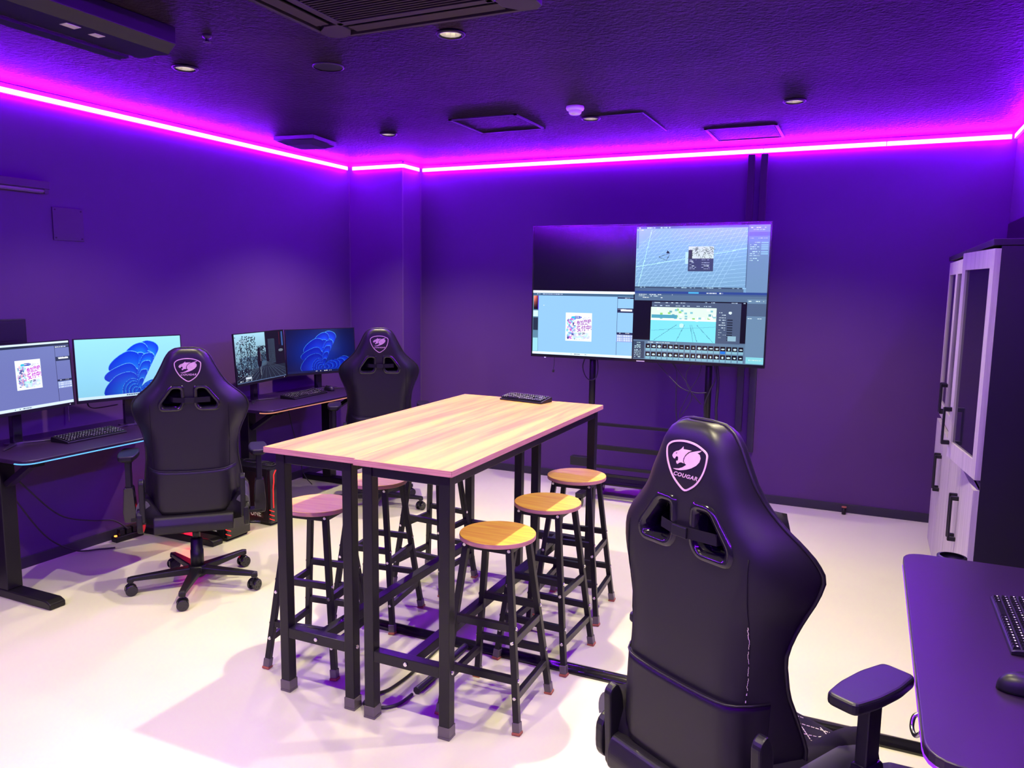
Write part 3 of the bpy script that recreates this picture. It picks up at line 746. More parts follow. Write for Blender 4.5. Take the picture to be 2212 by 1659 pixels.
def ribbon_flower(p, cx, cy, sc, deep, mid, hi):
    """generic folded blue ribbon flower: overlapping rounded folds, each shaded by nested outlines"""
    asp = p.nx/p.ny; deep, mid, hi = map(np.array, (deep, mid, hi))
    # folds: control loops in units of picture height, relative to the root (x right, y up), drawn back to front
    folds = [
     [(.02,.0), (.18,.10), (.40,.22), (.62,.30), (.78,.24), (.80,.10), (.66,.0), (.3,-.04)],
     [(.0,.05), (.12,.35), (.30,.62), (.42,.80), (.36,.92), (.18,.96), (.02,.84), (-.02,.55), (-.03,.2)],
     [(.0,.05), (.02,.40), (.14,.68), (.22,.82), (.12,.93), (-.06,.88), (-.22,.72), (-.24,.52), (-.12,.2)],
     [(-.02,.06), (-.06,.36), (.02,.60), (.02,.74), (-.16,.78), (-.38,.66), (-.50,.52), (-.46,.42), (-.2,.24)],
     [(-.04,.03), (-.04,.30), (-.02,.46), (-.14,.56), (-.36,.50), (-.54,.40), (-.58,.30), (-.40,.20)],
     [(-.04,.0), (.0,.20), (-.03,.34), (-.16,.40), (-.38,.34), (-.56,.16), (-.60,.02), (-.46,-.04)],
     [(-.02,.0), (.02,.14), (-.02,.24), (-.12,.27), (-.24,.18), (-.28,.06), (-.24,-.04)],
     [(.0,.0), (.10,.14), (.26,.22), (.44,.20), (.50,.08), (.40,.0), (.2,-.03)],
     [(.02,.0), (.08,.30), (.20,.50), (.30,.60), (.30,.72), (.14,.70), (.04,.50), (.0,.25)]]
    for q, loop in enumerate(folds):
        C = np.array([tuple(v)[:2] for v in spline([(x, y, 0) for x, y in loop], 60, True)])
        root = np.array((0.0, .02)); far = C[np.argmax(((C-root)**2).sum(1))]
        for t in np.linspace(1, .02, 150):
            P_ = root + (C-root)*t + (far-root)*.10*(1-t)*t
            ph = (1-t)*(1.7 if q in (4, 5) else 2.2 if q == 3 else 4.4); fr = ph % 1.0; sh = .12+.88*fr**1.3
            col = deep*(1-sh)+mid*sh
            if fr > .95 or t > .99: col = hi
            g = .78+.30*np.clip((P_[:, 1]+.1), 0, 1)[:, None]
            X = cx + sc*P_[:, 0]/asp; Y = cy - sc*P_[:, 1]; ok = (X > 0) & (X < 1) & (Y > 0) & (Y < .985)
            xi = np.clip((X*p.nx).astype(int), 0, p.nx-2); yi = np.clip((Y*p.ny).astype(int), 0, p.ny-2)
            cc_ = np.clip(col*g, 0, 1)
            for dx in (0, 1):
                for dy in (0, 1): p.a[yi[ok]+dy, xi[ok]+dx] = cc_[ok]
def wallpaper(nx, ny, dark):
    p = Pic(nx, ny, (0, 0, 0)); Y, X = np.mgrid[0:ny, 0:nx]; X = X/nx; Y = Y/ny
    if dark:
        g = np.exp(-((X-.45)**2*5+(Y-.5)**2*3))[..., None]; p.a = np.array((.01, .02, .16))*(1-g)+np.array((.02, .16, .62))*g
        ribbon_flower(p, .50, .93, .92, (.0, .06, .62), (.03, .28, 1.0), (.25, .58, 1.0))
        p.R(0, .955, 1, 1, (.06, .10, .30)); p.text(.40, .967, .66, .018, (.9, .9, .9), .6)
    else:
        g = (1-.5*Y)[..., None]; p.a = np.array((.60, .88, 1.0))*(g*.25+.78)
        ribbon_flower(p, .55, .955, .93, (.0, .16, .85), (.05, .50, 1.0), (.42, .80, 1.0))
        p.R(0, .955, 1, 1, (.80, .90, .98)); p.text(.42, .967, .62, .018, (.15, .3, .5), .6)
    return p
def poster(sq):
    p = Pic(sq, sq, (.96, .99, 1.0))
    for _ in range(110):
        x, y = rng.uniform(.06, .38), rng.uniform(.2, .92)
        p.ell(x, y, rng.uniform(.012, .05), rng.uniform(.012, .05), [(.45,.6,.9), (.8,.4,.8), (.6,.95,.95), (.2,.25,.55), (.95,.7,.8)][rng.integers(5)], .75)
    for _ in range(60): p.ell(rng.uniform(.3, .9), rng.uniform(.70, .9), .05, .03, [(.75,.9,1), (.8,.75,1), (.7,1,1)][rng.integers(3)], .5)
    p.ell(.45, .15, .16, .05, (.15, .25, .75)); p.text(.33, .135, .57, .03, (1, 1, 1), .8); p.ell(.28, .16, .08, .04, (.2, .75, .9))
    p.text(.62, .15, .92, .02, (.6, .6, .9)); p.text(.62, .20, .85, .02, (.7, .7, .95)); p.L(.80, .90, .90, .70, (1, 1, 1)); p.text(.35, .93, .7, .015, (.5, .6, .7))
    return p
def paint_app(nx, ny, bg, blue):
    p = Pic(nx, ny, bg); d = (.10, .10, .22); pale = (.86, .93, 1.0) if not blue else (.88, .97, 1.0)
    p.R(0, 0, 1, .028, pale); p.R(0, .028, 1, .066, d if not blue else (.25, .38, .5)); p.text(.02, .040, .30, .014, (.8, .85, 1))
    pw = .845
    p.R(pw, .066, pw+.002, .955, (.2, .2, .35))
    for y0, y1 in ((.075, .10), (.245, .31), (.605, .64)):
        p.R(pw+.003, y0, 1, y1, (.16, .18, .32)); p.text(pw+.01, y0+.008, .98, .010, (.9, .92, 1))
    p.R(pw+.035, .262, .985, .282, (.95, .97, 1)); p.R(pw+.003, .64, 1, .75, (.55, .62, .85))
    for r_ in range(3):
        for c_ in range(9): p.R(pw+.012+c_*.016, .65+r_*.033, pw+.021+c_*.016, .674+r_*.033, (.88, .92, 1))
    if blue:
        p.R(0, .066, .058, 1, (.36, .52, .62)); n = 60
        for i in range(26):
            for j in range(16):
                t, u = j/15, i/25; p.R(.005+t*.045, .07+i*.0085, .008+t*.045, .079+i*.0085, np.array((.9-.8*t*.2, .25, .15+.5*t*0))*(1-u)*(1-t*.3)+np.array((.8, .8, .8))*(1-t)*(1-u)*.6)
        p.R(.050, .07, .056, .29, (.3, .1, .9)); p.R(.003, .31, .055, .40, (.8, .93, .95)); p.R(.003, .42, .055, .62, (.13, .18, .26)); p.R(.003, .74, .055, .95, (.6, .85, .9))
    p.R(0, .955, 1, 1, pale)
    p.text(.40, .968, .56, .016, (.4, .45, .6), .6); p.ell(.11, .22, .004, .007, (1, 1, 1))
    return p
def game(nx, ny):
    p = Pic(nx, ny, (.05, .08, .12)); Y, X = np.mgrid[0:ny, 0:nx]; X = X/nx; Y = Y/ny
    m = Y < .62; p.a[m] = (np.array((.66, .86, .95))*(1-.5*Y[..., None]))[m]
    for _ in range(26): p.ell(rng.uniform(.05, .6), rng.uniform(.5, .66), rng.uniform(.05, .14), rng.uniform(.03, .10), (.25, .36, .45), .9)
    for _ in range(900):
        x = rng.choice([rng.normal(.16, .10), rng.normal(.30, .07), rng.normal(.52, .06)]); y = rng.uniform(.05, .8) if x < .4 else rng.uniform(.28, .6)
        if 0 < x < .62: p.ell(x, y, rng.uniform(.003, .009), rng.uniform(.006, .017), (.10, .15, .19))
    for _ in range(220): p.ell(rng.uniform(.02, .32), rng.uniform(.3, .85), .004, .008, (.55, .72, .82))
    for x in (.10, .22, .28): p.R(x, .2, x+.012, .9, (.06, .08, .10))
    p.R(.60, .0, 1, .72, (.03, .035, .06))
    for i in range(16):
        for j in range(12): p.ell(.66+.02*j*.6, .16+i*.033+(j % 2)*.015, .004, .007, (.35, .45, .55))
    p.R(.90, .02, .905, .3, (.5, .05, .1)); p.R(.95, .02, .98, .33, (.2, .35, .6)); p.ell(.92, .42, .05, .03, (.4, .45, .5)); 
    for i in range(14): p.L(.60, .62, -.1+i*.11, 1, (.30, .38, .45)); p.L(.60, .62, .02+i*.10, 1, (.12, .15, .2), .6)
    m = (Y > .72) & (X > .2); p.a[m] = p.a[m]*.75+np.array((.16, .20, .25))*.4
    p.ell(.455, .36, .024, .05, (.02, .02, .03)); p.R(.43, .40, .485, .60, (.015, .015, .03)); p.ell(.457, .60, .045, .13, (.02, .02, .04)); p.R(.425, .42, .437, .62, (.05, .04, .05)); p.R(.48, .42, .493, .60, (.4, .35, .4))
    p.R(.437, .72, .455, .95, (.03, .03, .05)); p.R(.465, .72, .483, .90, (.35, .4, .45))
    p.text(.05, .14, .25, .012, (.8, .9, 1)); p.text(.05, .18, .20, .012, (.7, .8, .9)); p.text(.05, .86, .30, .012, (.8, .85, .9)); p.R(.16, .885, .28, .94, (.55, .62, .7)); p.text(.05, .955, .28, .016, (.85, .9, .95))
    for k in range(5): p.R(.165+k*.022, .895, .180+k*.022, .93, (.92, .95, 1))
    p.R(0, .985, 1, 1, (.35, .45, .6)); return p
def tv_picture(nx, ny):
    p = Pic(nx, ny, (.006, .006, .03)); sx, sy = .465, .497
    # upper right: modelling viewport
    v = Pic(300, 165, (.50, .68, .84)); Y, X = np.mgrid[0:165, 0:300]; v.a *= (1.06-.14*(Y/165))[..., None]
    for i in range(22): v.L(.02+i*.045-.35, 1, .15+i*.034, .05, (.70, .86, .97), .55)
    for i in range(20): v.L(0, .12+i*.050+.12, 1, .02+i*.060-.10, (.70, .86, .97), .55)
    v.L(0, .60, 1, .28, (.75, .97, 1)); v.L(.02, .95, .12, .05, (.75, .97, 1))
    v.R(0, 0, 1, .028, (.33, .43, .55)); v.text(.02, .008, .3, .014, (.8, .95, 1)); v.R(.005, .06, .02, .32, (.40, .58, .70)); v.text(.03, .045, .08, .012, (.9, 1, 1))
    v.L(.185, .45, .26, .40, (.1, .2, .3)); v.L(.185, .45, .24, .50, (.1, .2, .3)); v.L(.24, .50, .265, .42, (.1, .2, .3))
    for k in range(6): v.R(.255-.012*(k/6)-.008, .355+k*.006, .255+.012*(k/6), .363+k*.006, (.04, .06, .09))
    v.R(.385, .375, .45, .55, (.70, .86, .92)); v.R(.41, .295, .60, .66, (.22, .26, .38))
    v.R(.41, .295, .60, .47, (.80, .86, .84))
    for _ in range(60): x = rng.uniform(.42, .59); y = rng.uniform(.30, .45); v.L(x, y, x+rng.uniform(-.03, .03), y+.03, (.35, .42, .38), .7)
    v.R(.41, .35, .44, .47, (.2, .24, .2))
    for k in range(7): v.text(.42, .49+k*.022, .47, .008, (.85, .92, 1)); v.text(.51, .49+k*.022, .57, .008, (.85, .92, 1))
    v.R(0, .90, .82, .915, (.22, .30, .40)); v.text(.02, .902, .8, .010, (.7, .85, .95), .3); v.R(0, .915, .83, .965, (.30, .40, .52)); v.R(0, .965, 1, 1, (.16, .27, .55)); v.R(.42, .972, .5, .992, (.3, .7, .9)); v.text(.52, .975, .68, .016, (.9, .95, 1), .7)
    v.R(.845, .0, 1, .965, (.42, .55, .70)); v.R(.84, .02, .848, .9, (.28, .38, .52)); v.text(.86, .03, .99, .012, (.95, 1, 1)); v.text(.86, .06, .96, .012, (.8, .95, 1)); v.R(.85, .10, 1, .16, (.33, .44, .58)); v.text(.86, .18, .99, .010, (.9, 1, 1), .5)
    for k in range(9): v.text(.86, .24+k*.032, .93, .012, (.8, .96, 1)); v.R(.94, .24+k*.032, .99, .258+k*.032, (.55, .75, .85)) if k < 6 else None
    p.paste(v, sx, .012, 1, .500)
    # lower left: paint program
    b = paint_app(300, 165, (.56, .76, .93), True); p.paste(b, 0, sy, sx-.003, .995)
    # lower right: game editor
    q = Pic(300, 165, (.33, .43, .55)); q.R(0, .0, 1, .02, (.26, .36, .52)); q.text(.02, .004, .3, .014, (.9, .97, 1)); q.text(.03, .028, .25, .012, (.85, .95, 1)); q.text(.03, .055, .22, .014, (.95, 1, 1))
    q.R(0, .105, .86, .70, (.02, .025, .06)); q.R(.14, .12, .82, .71, (.28, .34, .45)); q.text(.16, .13, .4, .012, (.85, .93, 1)); q.text(.16, .17, .6, .012, (.8, .9, 1)); q.text(.55, .115, .85, .01, (.8, .9, 1), .5)
    q.R(.135, .20, .64, .71, (.48, .86, .93)); q.R(.135, .20, .64, .39, (.85, .95, .88))
    for k in range(40): x = rng.uniform(.14, .62); y = rng.uniform(.21, .37); q.R(x, y, x+.02, y+.03, [(.5,.75,.8), (.4,.65,.7), (.55,.8,.45), (.95,1,.95)][rng.integers(4)])
    q.R(.14, .31, .34, .365, (.30, .62, .72)); q.R(.135, .375, .64, .395, (.95, 1, 1))
    for x in (.16, .34, .47, .5, .62): q.L(x, .70, .42+(x-.4)*.35, .46, (.25, .5, .6), .8)
    q.L(.14, .55, .64, .47, (.3, .6, .7), .6); q.ell(.375, .465, .018, .03, (.75, .92, .93))
    for k in range(12): q.text(.66, .22+k*.036, .71, .010, (.85, .93, 1)); q.R(.72, .25+k*.036, .76, .268+k*.036, (.10, .14, .2)) if k > 2 else None
    q.ell(.74, .26, .012, .022, (.85, .93, .97)); q.R(.73, .60, .79, .67, (.55, .70, .78))
    q.R(0, .715, 1, 1, (.36, .47, .58)); q.R(0, .72, .09, .99, (.20, .27, .37))
    for k in range(9): q.text(.01, .74+k*.027, .06, .012, (.8, .95, 1), .8)
    q.text(.10, .725, .35, .012, (.85, .95, 1))
    for r_ in range(2):
        for c_ in range(17):
            x0 = .10+c_*.0445; y0 = .755+r_*.125; q.R(x0, y0, x0+.038, y0+.068, (.03, .035, .07)); q.R(x0, y0+.068, x0+.038, y0+.105, (.50, .70, .78) if not (r_ == 0 and c_ == 13) else (.05, .45, .85))
            q.ell(x0+.019, y0+.034, rng.uniform(.005, .014), rng.uniform(.006, .022), (.75, .85, .88))
    q.R(.86, .06, 1, .99, (.40, .52, .64)); q.R(.86, .12, 1, .30, (.30, .38, .50)); q.text(.87, .08, .98, .012, (.9, 1, 1)); q.text(.87, .33, .99, .010, (.85, .95, 1), .5); q.R(.87, .89, 1, .985, (.50, .80, .85)); q.text(.89, .92, .99, .02, (.85, 1, 1), .8)
    p.paste(q, sx+.001, .500, 1, .995)
    p.R(sx-.0025, .0, sx, 1, (.05, .07, .12)); p.R(0, sy-.004, sx, sy+.010, (.92, .96, 1))
    return p
def screen_mesh(pic, wd, hh, name, parent, Mx, gain=1.0):
    nx, ny = pic.nx, pic.ny
    X, Z = np.meshgrid(np.linspace(-wd/2, wd/2, nx+1), np.linspace(hh/2, -hh/2, ny+1))
    P = np.stack([X.ravel(), np.zeros(X.size), Z.ravel(), np.ones(X.size)], 1) @ np.array(Mx).T
    me = bpy.data.meshes.new(name); nv = P.shape[0]; nf = nx*ny
    me.vertices.add(nv); me.vertices.foreach_set('co', P[:, :3].astype(np.float32).ravel())
    jj, ii = np.mgrid[0:ny, 0:nx]; a = (jj*(nx+1)+ii).ravel()
    F = np.stack([a, a+nx+1, a+nx+2, a+1], 1).astype(np.int32)
    me.loops.add(nf*4); me.loops.foreach_set('vertex_index', F.ravel())
    me.polygons.add(nf); me.polygons.foreach_set('loop_start', np.arange(0, nf*4, 4, dtype=np.int32))
    me.update()
    c = lin(pic.a)*gain; c = np.concatenate([c, np.ones((ny, nx, 1))], 2).reshape(-1, 4)
    at = me.color_attributes.new('pic', 'FLOAT_COLOR', 'CORNER'); at.data.foreach_set('color', np.repeat(c, 4, axis=0).astype(np.float32).ravel())
    me.validate(); me.materials.append(M['pic'])
    return link(name, me, parent)
def poster_on(parent, Mx, cx, cz, sz, gain=1.0, ink=(.82, .04, .55)):
    """square poster window floating on a screen picture: card with printed Japanese lettering"""
    o = screen_mesh(poster(90), sz, sz*1.02, 'poster_picture', parent, Mx @ Matrix.Translation((cx, -.0008, cz)), gain)
    o['label'] = 'event poster with the words 参加登録 受付中! and 27 28'
    for body, px, pz, hgt, wd, colr in (('参加登録', .20, .17, .21, .56, ink), ('受付中!', .21, -.035, .24, .56, ink), ('27 28', .12, -.235, .085, .24, (.12, .18, .35))):
        vs, fs = text_mesh(body, 1.0, .0, .022)
        xs = [v[0] for v in vs]; ys = [v[1] for v in vs]; w0 = max(xs)-min(xs); xm = (max(xs)+min(xs))/2; ym = (max(ys)+min(ys))/2; h0 = max(ys)-min(ys)
        kx = sz*wd/w0; ky = sz*hgt/h0*.9; rot = Matrix.Rotation(R(-8), 4, 'Y'); q = MB()
        q.add([Mx @ Matrix.Translation((cx+px*sz, -.0014, cz+pz*sz)) @ rot @ Vector(((v[0]-xm)*kx, 0, (v[1]-ym)*ky)) for v in vs], fs)
        q.build('poster_lettering', emit('poster_ink', tuple(lin(np.array(colr))*gain), 1.0), o, fixn=False)

# ------------------------------------------------------------------ monitors
DZ = .77
def monitor(label, c, yw, s, pic, gain=1.12, post=None, tilt=.047, foot=True):
    t = thing('monitor', label, 'monitor', (c[0], c[1], DZ), yw, 'computer monitors on the gaming desks')
    wd, hh = .597*s, .336*s; zc = c[2]-DZ
    Mx = Matrix.Translation((0, 0, zc)) @ Matrix.Rotation(-tilt, 4, 'X')
    b = MB(); b.box(-wd/2-.006, wd/2+.006, .0015, .012, -hh/2-.018, hh/2+.006, Mx); b.box(-wd/2+.06, wd/2-.06, .012, .042, -hh/2+.03, hh/2-.05, Mx)
    b.build('housing', M['plastic'], t, bev=.002)
    e = MB(); e.box(-wd/2-.006, wd/2+.006, -.001, .0015, -hh/2-.018, -hh/2-.001, Mx); e.box(-wd/2-.006, wd/2+.006, -.0005, .0015, hh/2+.0005, hh/2+.006, Mx)
    e.box(-wd/2-.006, -wd/2-.0005, -.0005, .0015, -hh/2-.001, hh/2, Mx); e.box(wd/2+.0005, wd/2+.006, -.0005, .0015, -hh/2-.001, hh/2, Mx); e.build('bezel', M['plastic'], t)
    MB().box(wd/2-.03, wd/2-.025, -.0018, -.001, -hh/2-.011, -hh/2-.007, Mx).build('power_light', M['dot'], t)
    sc = screen_mesh(pic, wd, hh, 'screen', t, Mx, gain)
    if post: poster_on(sc, Mx, post[0]*wd, post[1]*hh, post[2]*hh, gain, (.80, .10, .85))
    st_ = MB(); st_.box(-.028, .028, .055, .085, .0, zc+.02); st_.build('stand_column', M['gloss'], t, bev=.004)
    MB().cyl((0, .045, zc), (0, .075, zc), .035, n=20).build('hinge', M['plastic'], t)
    f = MB()
    for s_ in (-1, 1): f.bar((0, .075, .006), (s_*.15, -.02, .004), .034, .010, w1=.012, h1=.004)
    f.box(-.05, .05, .045, .105, .0, .010); f.build('foot', M['darkmetal'], t, bev=.0015)
    tp = MB()
    for s_ in (-1, 1): tp.bar((s_*.136, -.0115, .0065), (s_*.153, -.0225, .0055), .015, .005, w1=.011, h1=.004)
    tp.build('foot_tip', M['silver'], t)
    return t
monitor('leftmost monitor, cut by the left edge, showing a painting program with a poster', (-4.017, 2.585, 1.132), R(98), 1.03, paint_app(240, 135, (.44, .47, .72), False), post=(.065, .03, .44))
monitor('monitor with a pale blue flower wallpaper behind the left gaming chair', (-3.98, 3.219, 1.132), R(74.7), 1.03, wallpaper(300, 169, False))
monitor('monitor showing a dark figure walking in a game, left screen of the second desk', (-4.026, 4.355, 1.104), R(99.3), 1.03, game(260, 146), tilt=.062)
monitor('monitor with a deep blue flower wallpaper, right screen of the second desk', (-4.05, 5.073, 1.092), R(67.7), 1.03, wallpaper(300, 169, True), tilt=.059)
monitor('monitor on the right desk beyond the right edge, only one foot tip in view', (.585, 2.62, 1.13), R(-90), 1.0, wallpaper(80, 45, True))

# ------------------------------------------------------------------ gaming desks
def desk(label, x, y, rz, wd, ledmat, grp='black gaming desks', lz=-.017, ins=.105):
    """user side is local -y; origin below the middle of the desktop"""
    t = thing('gaming_desk', label, 'desk', (x, y, 0), rz, grp); dp = .62
    q = rounded([(-wd/2, -dp/2), (wd/2, -dp/2), (wd/2, dp/2), (-wd/2, dp/2)], .075, 6)
    MB().prism(q, DZ-.022, DZ).build('desktop', M['desk'], t, bev=.004, seg=3)
    pts = [(a*1.0025, b*1.005, DZ+lz) if lz > -.02 else (a*.997, b*.992, DZ+lz) for a, b in q[:14]]
    MB().tube(pts, .0032, 7).build('edge_light', ledmat, t)
    for s in (-1, 1):
        xx = s*(wd/2-ins)
        lg = MB().box(xx-.040, xx+.040, -.005, .075, .045, DZ-.045).build('leg', M['metal'], t, bev=.004)
        MB().prism(rounded([(-.335, .0), (.285, .0), (.285, .045), (-.30, .045), (-.335, .030)], .008), xx-.042, xx+.042, 'x').build('foot', M['metal'], lg, bev=.006)
        MB().bar((xx, -.01, .60), (xx, -.22, DZ-.035), .045, .03, side=(1, 0, 0)).build('brace', M['metal'], lg, bev=.002)
        MB().box(xx-.030, xx+.030, -.26, .27, DZ-.050, DZ-.023).build('side_rail', M['metal'], t, bev=.002)
    MB().box(-wd/2+.10, wd/2-.10, .02, .05, DZ-.075, DZ-.030).build('cross_rail', M['metal'], t, bev=.002)
    MB().box(-wd/2+.16, wd/2-.16, .19, .28, DZ-.12, DZ-.105).build('cable_tray', M['metal'], t, bev=.002)
    MB().cyl((-wd/2+.12, -.21, DZ-.040), (-wd/2+.12, -.21, DZ-.024), .016, n=16).build('control_button', M['gloss'], t)
    return t
d1 = desk('black gaming desk at the left edge with a light blue glowing front edge', -3.96, 2.965, R(90), 1.27, M['ledcyan'])
d2 = desk('second black gaming desk by the column with a peach glowing front edge', -3.98, 4.645, R(90), 1.25, M['ledwarm'], ins=.17)
d3 = desk('black gaming desk at the lower right with a purple glowing edge', .457, 2.213, R(-90), 1.285, M['ledpurple'], lz=-.0262)
cup = MB(); cup.lathe([(.028, -.03), (.045, -.03), (.045, -.004), (.036, -.002)], (-.675, -.16, DZ), 28, (True, False)); cup.build('cup_holder', M['plastic'], d3)
hk = MB(); hk.tube(spline([(.42, -.300, DZ-.024), (.42, -.316, DZ-.034), (.43, -.320, DZ-.055), (.45, -.314, DZ-.062), (.46, -.305, DZ-.048)], 5), .005, 8); hk.build('headset_hook', M['silver'], d3)

# ------------------------------------------------------------------ keyboards, mice
def keyboard(label, loc, rz, wd=.44, dp=.135, single=False, legs=True, name='keyboard'):
    t = thing(name, label, 'keyboard', loc, rz, 'black computer keyboards')
    MB().prism([(-dp/2, 0), (dp/2, 0), (dp/2, .026), (dp/2-.01, .028), (-dp/2+.008, .012), (-dp/2, .009)], -wd/2, wd/2, 'x').build('case', M['plastic'], t, bev=.002)
    nc = 21; pitch = (wd-.014)/nc; allk = MB(); leg_ = MB(); sx = .0
    pr = (dp-.012)/6.2; shared = {}
    for r_ in range(6):
        c_ = 0
        while c_ < nc:
            span = 1
            if r_ == 5 and c_ in (3,): span = 6
            if c_ in (15, 19) and r_ in (1, 2, 3, 4, 5) and False: span = 1
            gap = c_ in (15,) and r_ in (3,)
            x = -wd/2+.007+(c_+span/2)*pitch; y = dp/2-.010-(r_+.5)*pr - (.003 if r_ else 0); z = .026+(y-dp/2)*.125
            if not gap:
                hw, hd = span*pitch/2-.0012, pr/2-.0011
                v = [(-hw, -hd, 0), (hw, -hd, 0), (hw, hd, 0), (-hw, hd, 0), (-hw+.0018, -hd+.0015, .0075), (hw-.0018, -hd+.0015, .0075), (hw-.0018, hd-.0025, .0075), (-hw+.0018, hd-.0025, .0075)]
                fs = [(4,5,6,7), (0,1,5,4), (1,2,6,5), (2,3,7,6), (3,0,4,7)]
                if single:
                    if span not in shared:
                        shared[span] = MB().add(v, fs).build('key', M['gloss'], t).data; o = t.children[-1]
                        o = [q for q in t.children if q.data == shared[span]][0]
                    else: o = link('key', shared[span], t)
                    o.location = (x, y, z)
                else: allk.add([(a+x, b+y, c2+z) for a, b, c2 in v], fs)
                if span == 1:
                    lw = (rng.choice([.0014, .002, .0032]) if r_ else .0022)*(1 if single else 1.7)
                    leg_.add([(x-lw, y-.0005, z+.0078), (x+lw, y-.0005, z+.0078), (x+lw, y+.0030, z+.0078), (x-lw, y+.0030, z+.0078)], [(0,1,2,3)])
            c_ += span
    if not single: tag(allk.build('keys', M['gloss'], t), kind='stuff')
    tag(leg_.build('key_legends', M['keylegend'], t, fixn=False), kind='stuff')
    return t
keyboard('black keyboard on the left desk in front of the painting program monitor', (-3.925, 2.885, DZ), R(91), wd=.37)
keyboard('black keyboard on the second left desk beside a mouse', (-3.950, 4.73, DZ), R(94), wd=.42)
keyboard('black keyboard on the right desk, cut by the right edge', (.430, 2.325, DZ), R(-90), wd=.375, single=True)
keyboard('small black keyboard lying at the far end of the wooden table', (-1.705, 3.885, 1.01), R(-10), wd=.275, dp=.11)
def mouse(label, loc, rz):
    t = thing('mouse', label, 'computer mouse', loc, rz, 'black computer mice'); nu, nv = 24, 12
    def fn(u, v_):
        a = 2*math.pi*u; e = math.sin(v_*math.pi/2); k = math.cos(v_*math.pi/2)**.6 if v_ < 1 else 0
        return Vector((.0325*k*math.cos(a)*(1+.06*math.sin(a)), .060*k*math.sin(a), .002+.038*e*(1-.10*math.sin(a)*k)))
    MB().grid(nu+1, nv, fn).add([fn(i/nu, 0) for i in range(nu)], [tuple(range(nu))]).build('shell', M['plastic'], t)
    MB().cyl((-.004, .038, .031), (.004, .038, .031), .0085, n=18).build('wheel', M['gloss'], t)
mouse('black mouse at the right end of the second left desk', (-3.97, 5.06, DZ), R(70))
mouse('black mouse on the right desk, cut by the right edge', (.365, 1.945, DZ), R(-80))

# ------------------------------------------------------------------ gaming computers
def tower():
    t = thing('computer_tower', '', 'computer', (0,0,0), 0, 'black gaming computers with red lights'); L, W2, H = .47, .10, .395
    b = MB(); b.prism(rounded([(-W2, .022), (W2, .022), (W2, H-.035), (W2-.03, H), (-W2+.0, H)], .006), -L/2, L/2-.02, 'x'); b.build('case', M['plastic'], t, bev=.003)
    f = MB(); f.prism(rounded([(-W2, .018), (W2, .018), (W2, H-.04), (W2-.03, H-.002), (-W2+.0, H-.002)], .010), L/2-.02, L/2+.012, 'x'); f.build('front_panel', M['gloss'], t, bev=.006)
    MB().box(-L/2+.03, L/2-.055, -W2-.003, -W2, .05, H-.03).build('side_glass', M['gloss'], t)
    MB().box(-.17, -.03, -W2-.0038, -W2-.003, .045, .24).build('inner_glow', M['redglow'], t)
    r_ = MB(); r_.bar((L/2-.075, -W2-.004, .25), (L/2-.075, -W2-.004, H-.05), .004, .002, side=(1, 0, 0)); r_.build('red_line', M['reddim'], t)
    e = MB(); x = L/2+.0125
    e.tube([(x, -W2+.075, H-.012), (x, -W2+.045, H-.020), (x, -W2+.030, H-.045), (x, -W2+.030, H-.09), (x, -W2+.022, H-.14), (x, -W2+.022, .125)], .0034, 6)
    e.build('front_light', M['ledred'], t)
    for k in range(3):
        g = MB(); z = .105-.030*k; g.tube([(x-.014, -W2-.001, z+.008), (x-.004, -W2+.002, z+.004), (x, -W2+.010, z), (x, -W2+.026, z-.008)], .0026, 6); g.build('front_light', M['ledred'], t)
    MB().prism([(-L/2+.02, 0), (L/2-.01, 0), (L/2+.0, .022), (-L/2+.02, .022)], -W2+.01, W2-.01, 'y').build('plinth', M['plastic'], t)
    vs, fs = text_mesh('GTUNE', .052, 0, .0012, 1.0); xs = [v[0] for v in vs]; w0 = max(xs)-min(xs); k = .155/w0
    q = MB(); q.add([(L/2-.075-(max(xs)-v[0])*k, -W2-.0042, .060+v[1]*1.05) for v in vs], fs); q.build('lettering', M['lettering'], t, fixn=False)['label'] = 'grey lettering GTUNE'
    for j in range(4):
        MB().cyl((L/2-.06-.022*j, 0, H-.0005), (L/2-.06-.022*j, 0, H+.002), .006, n=12).build('port', M['gloss'], t)
    return t
tw = tower()
place(tw, True, 'gaming computer under the left desk, lower front seen below the chair', (-3.858, 3.662, 0), R(0))
place(tw, False, 'gaming computer with red lights standing between the two left desks, cable coil on top', (-3.838, 4.038, 0), R(0))
co = MB()
for q, (cx, cy, rr) in enumerate([(-3.70, 4.03, .055), (-3.72, 4.05, .045), (-3.68, 4.01, .05), (-3.84, 4.02, .05)]):
    co.tube([(cx+rr*math.cos(a)*1.2, cy+rr*.8*math.sin(a), .401+.004*q+.003*math.sin(3*a)) for a in np.linspace(0, 2*math.pi, 28)], .0028, 6)
tag(co.build('cable_coil', M['cable']), 'thin dark cable coiled on top of the gaming computer', 'cable')

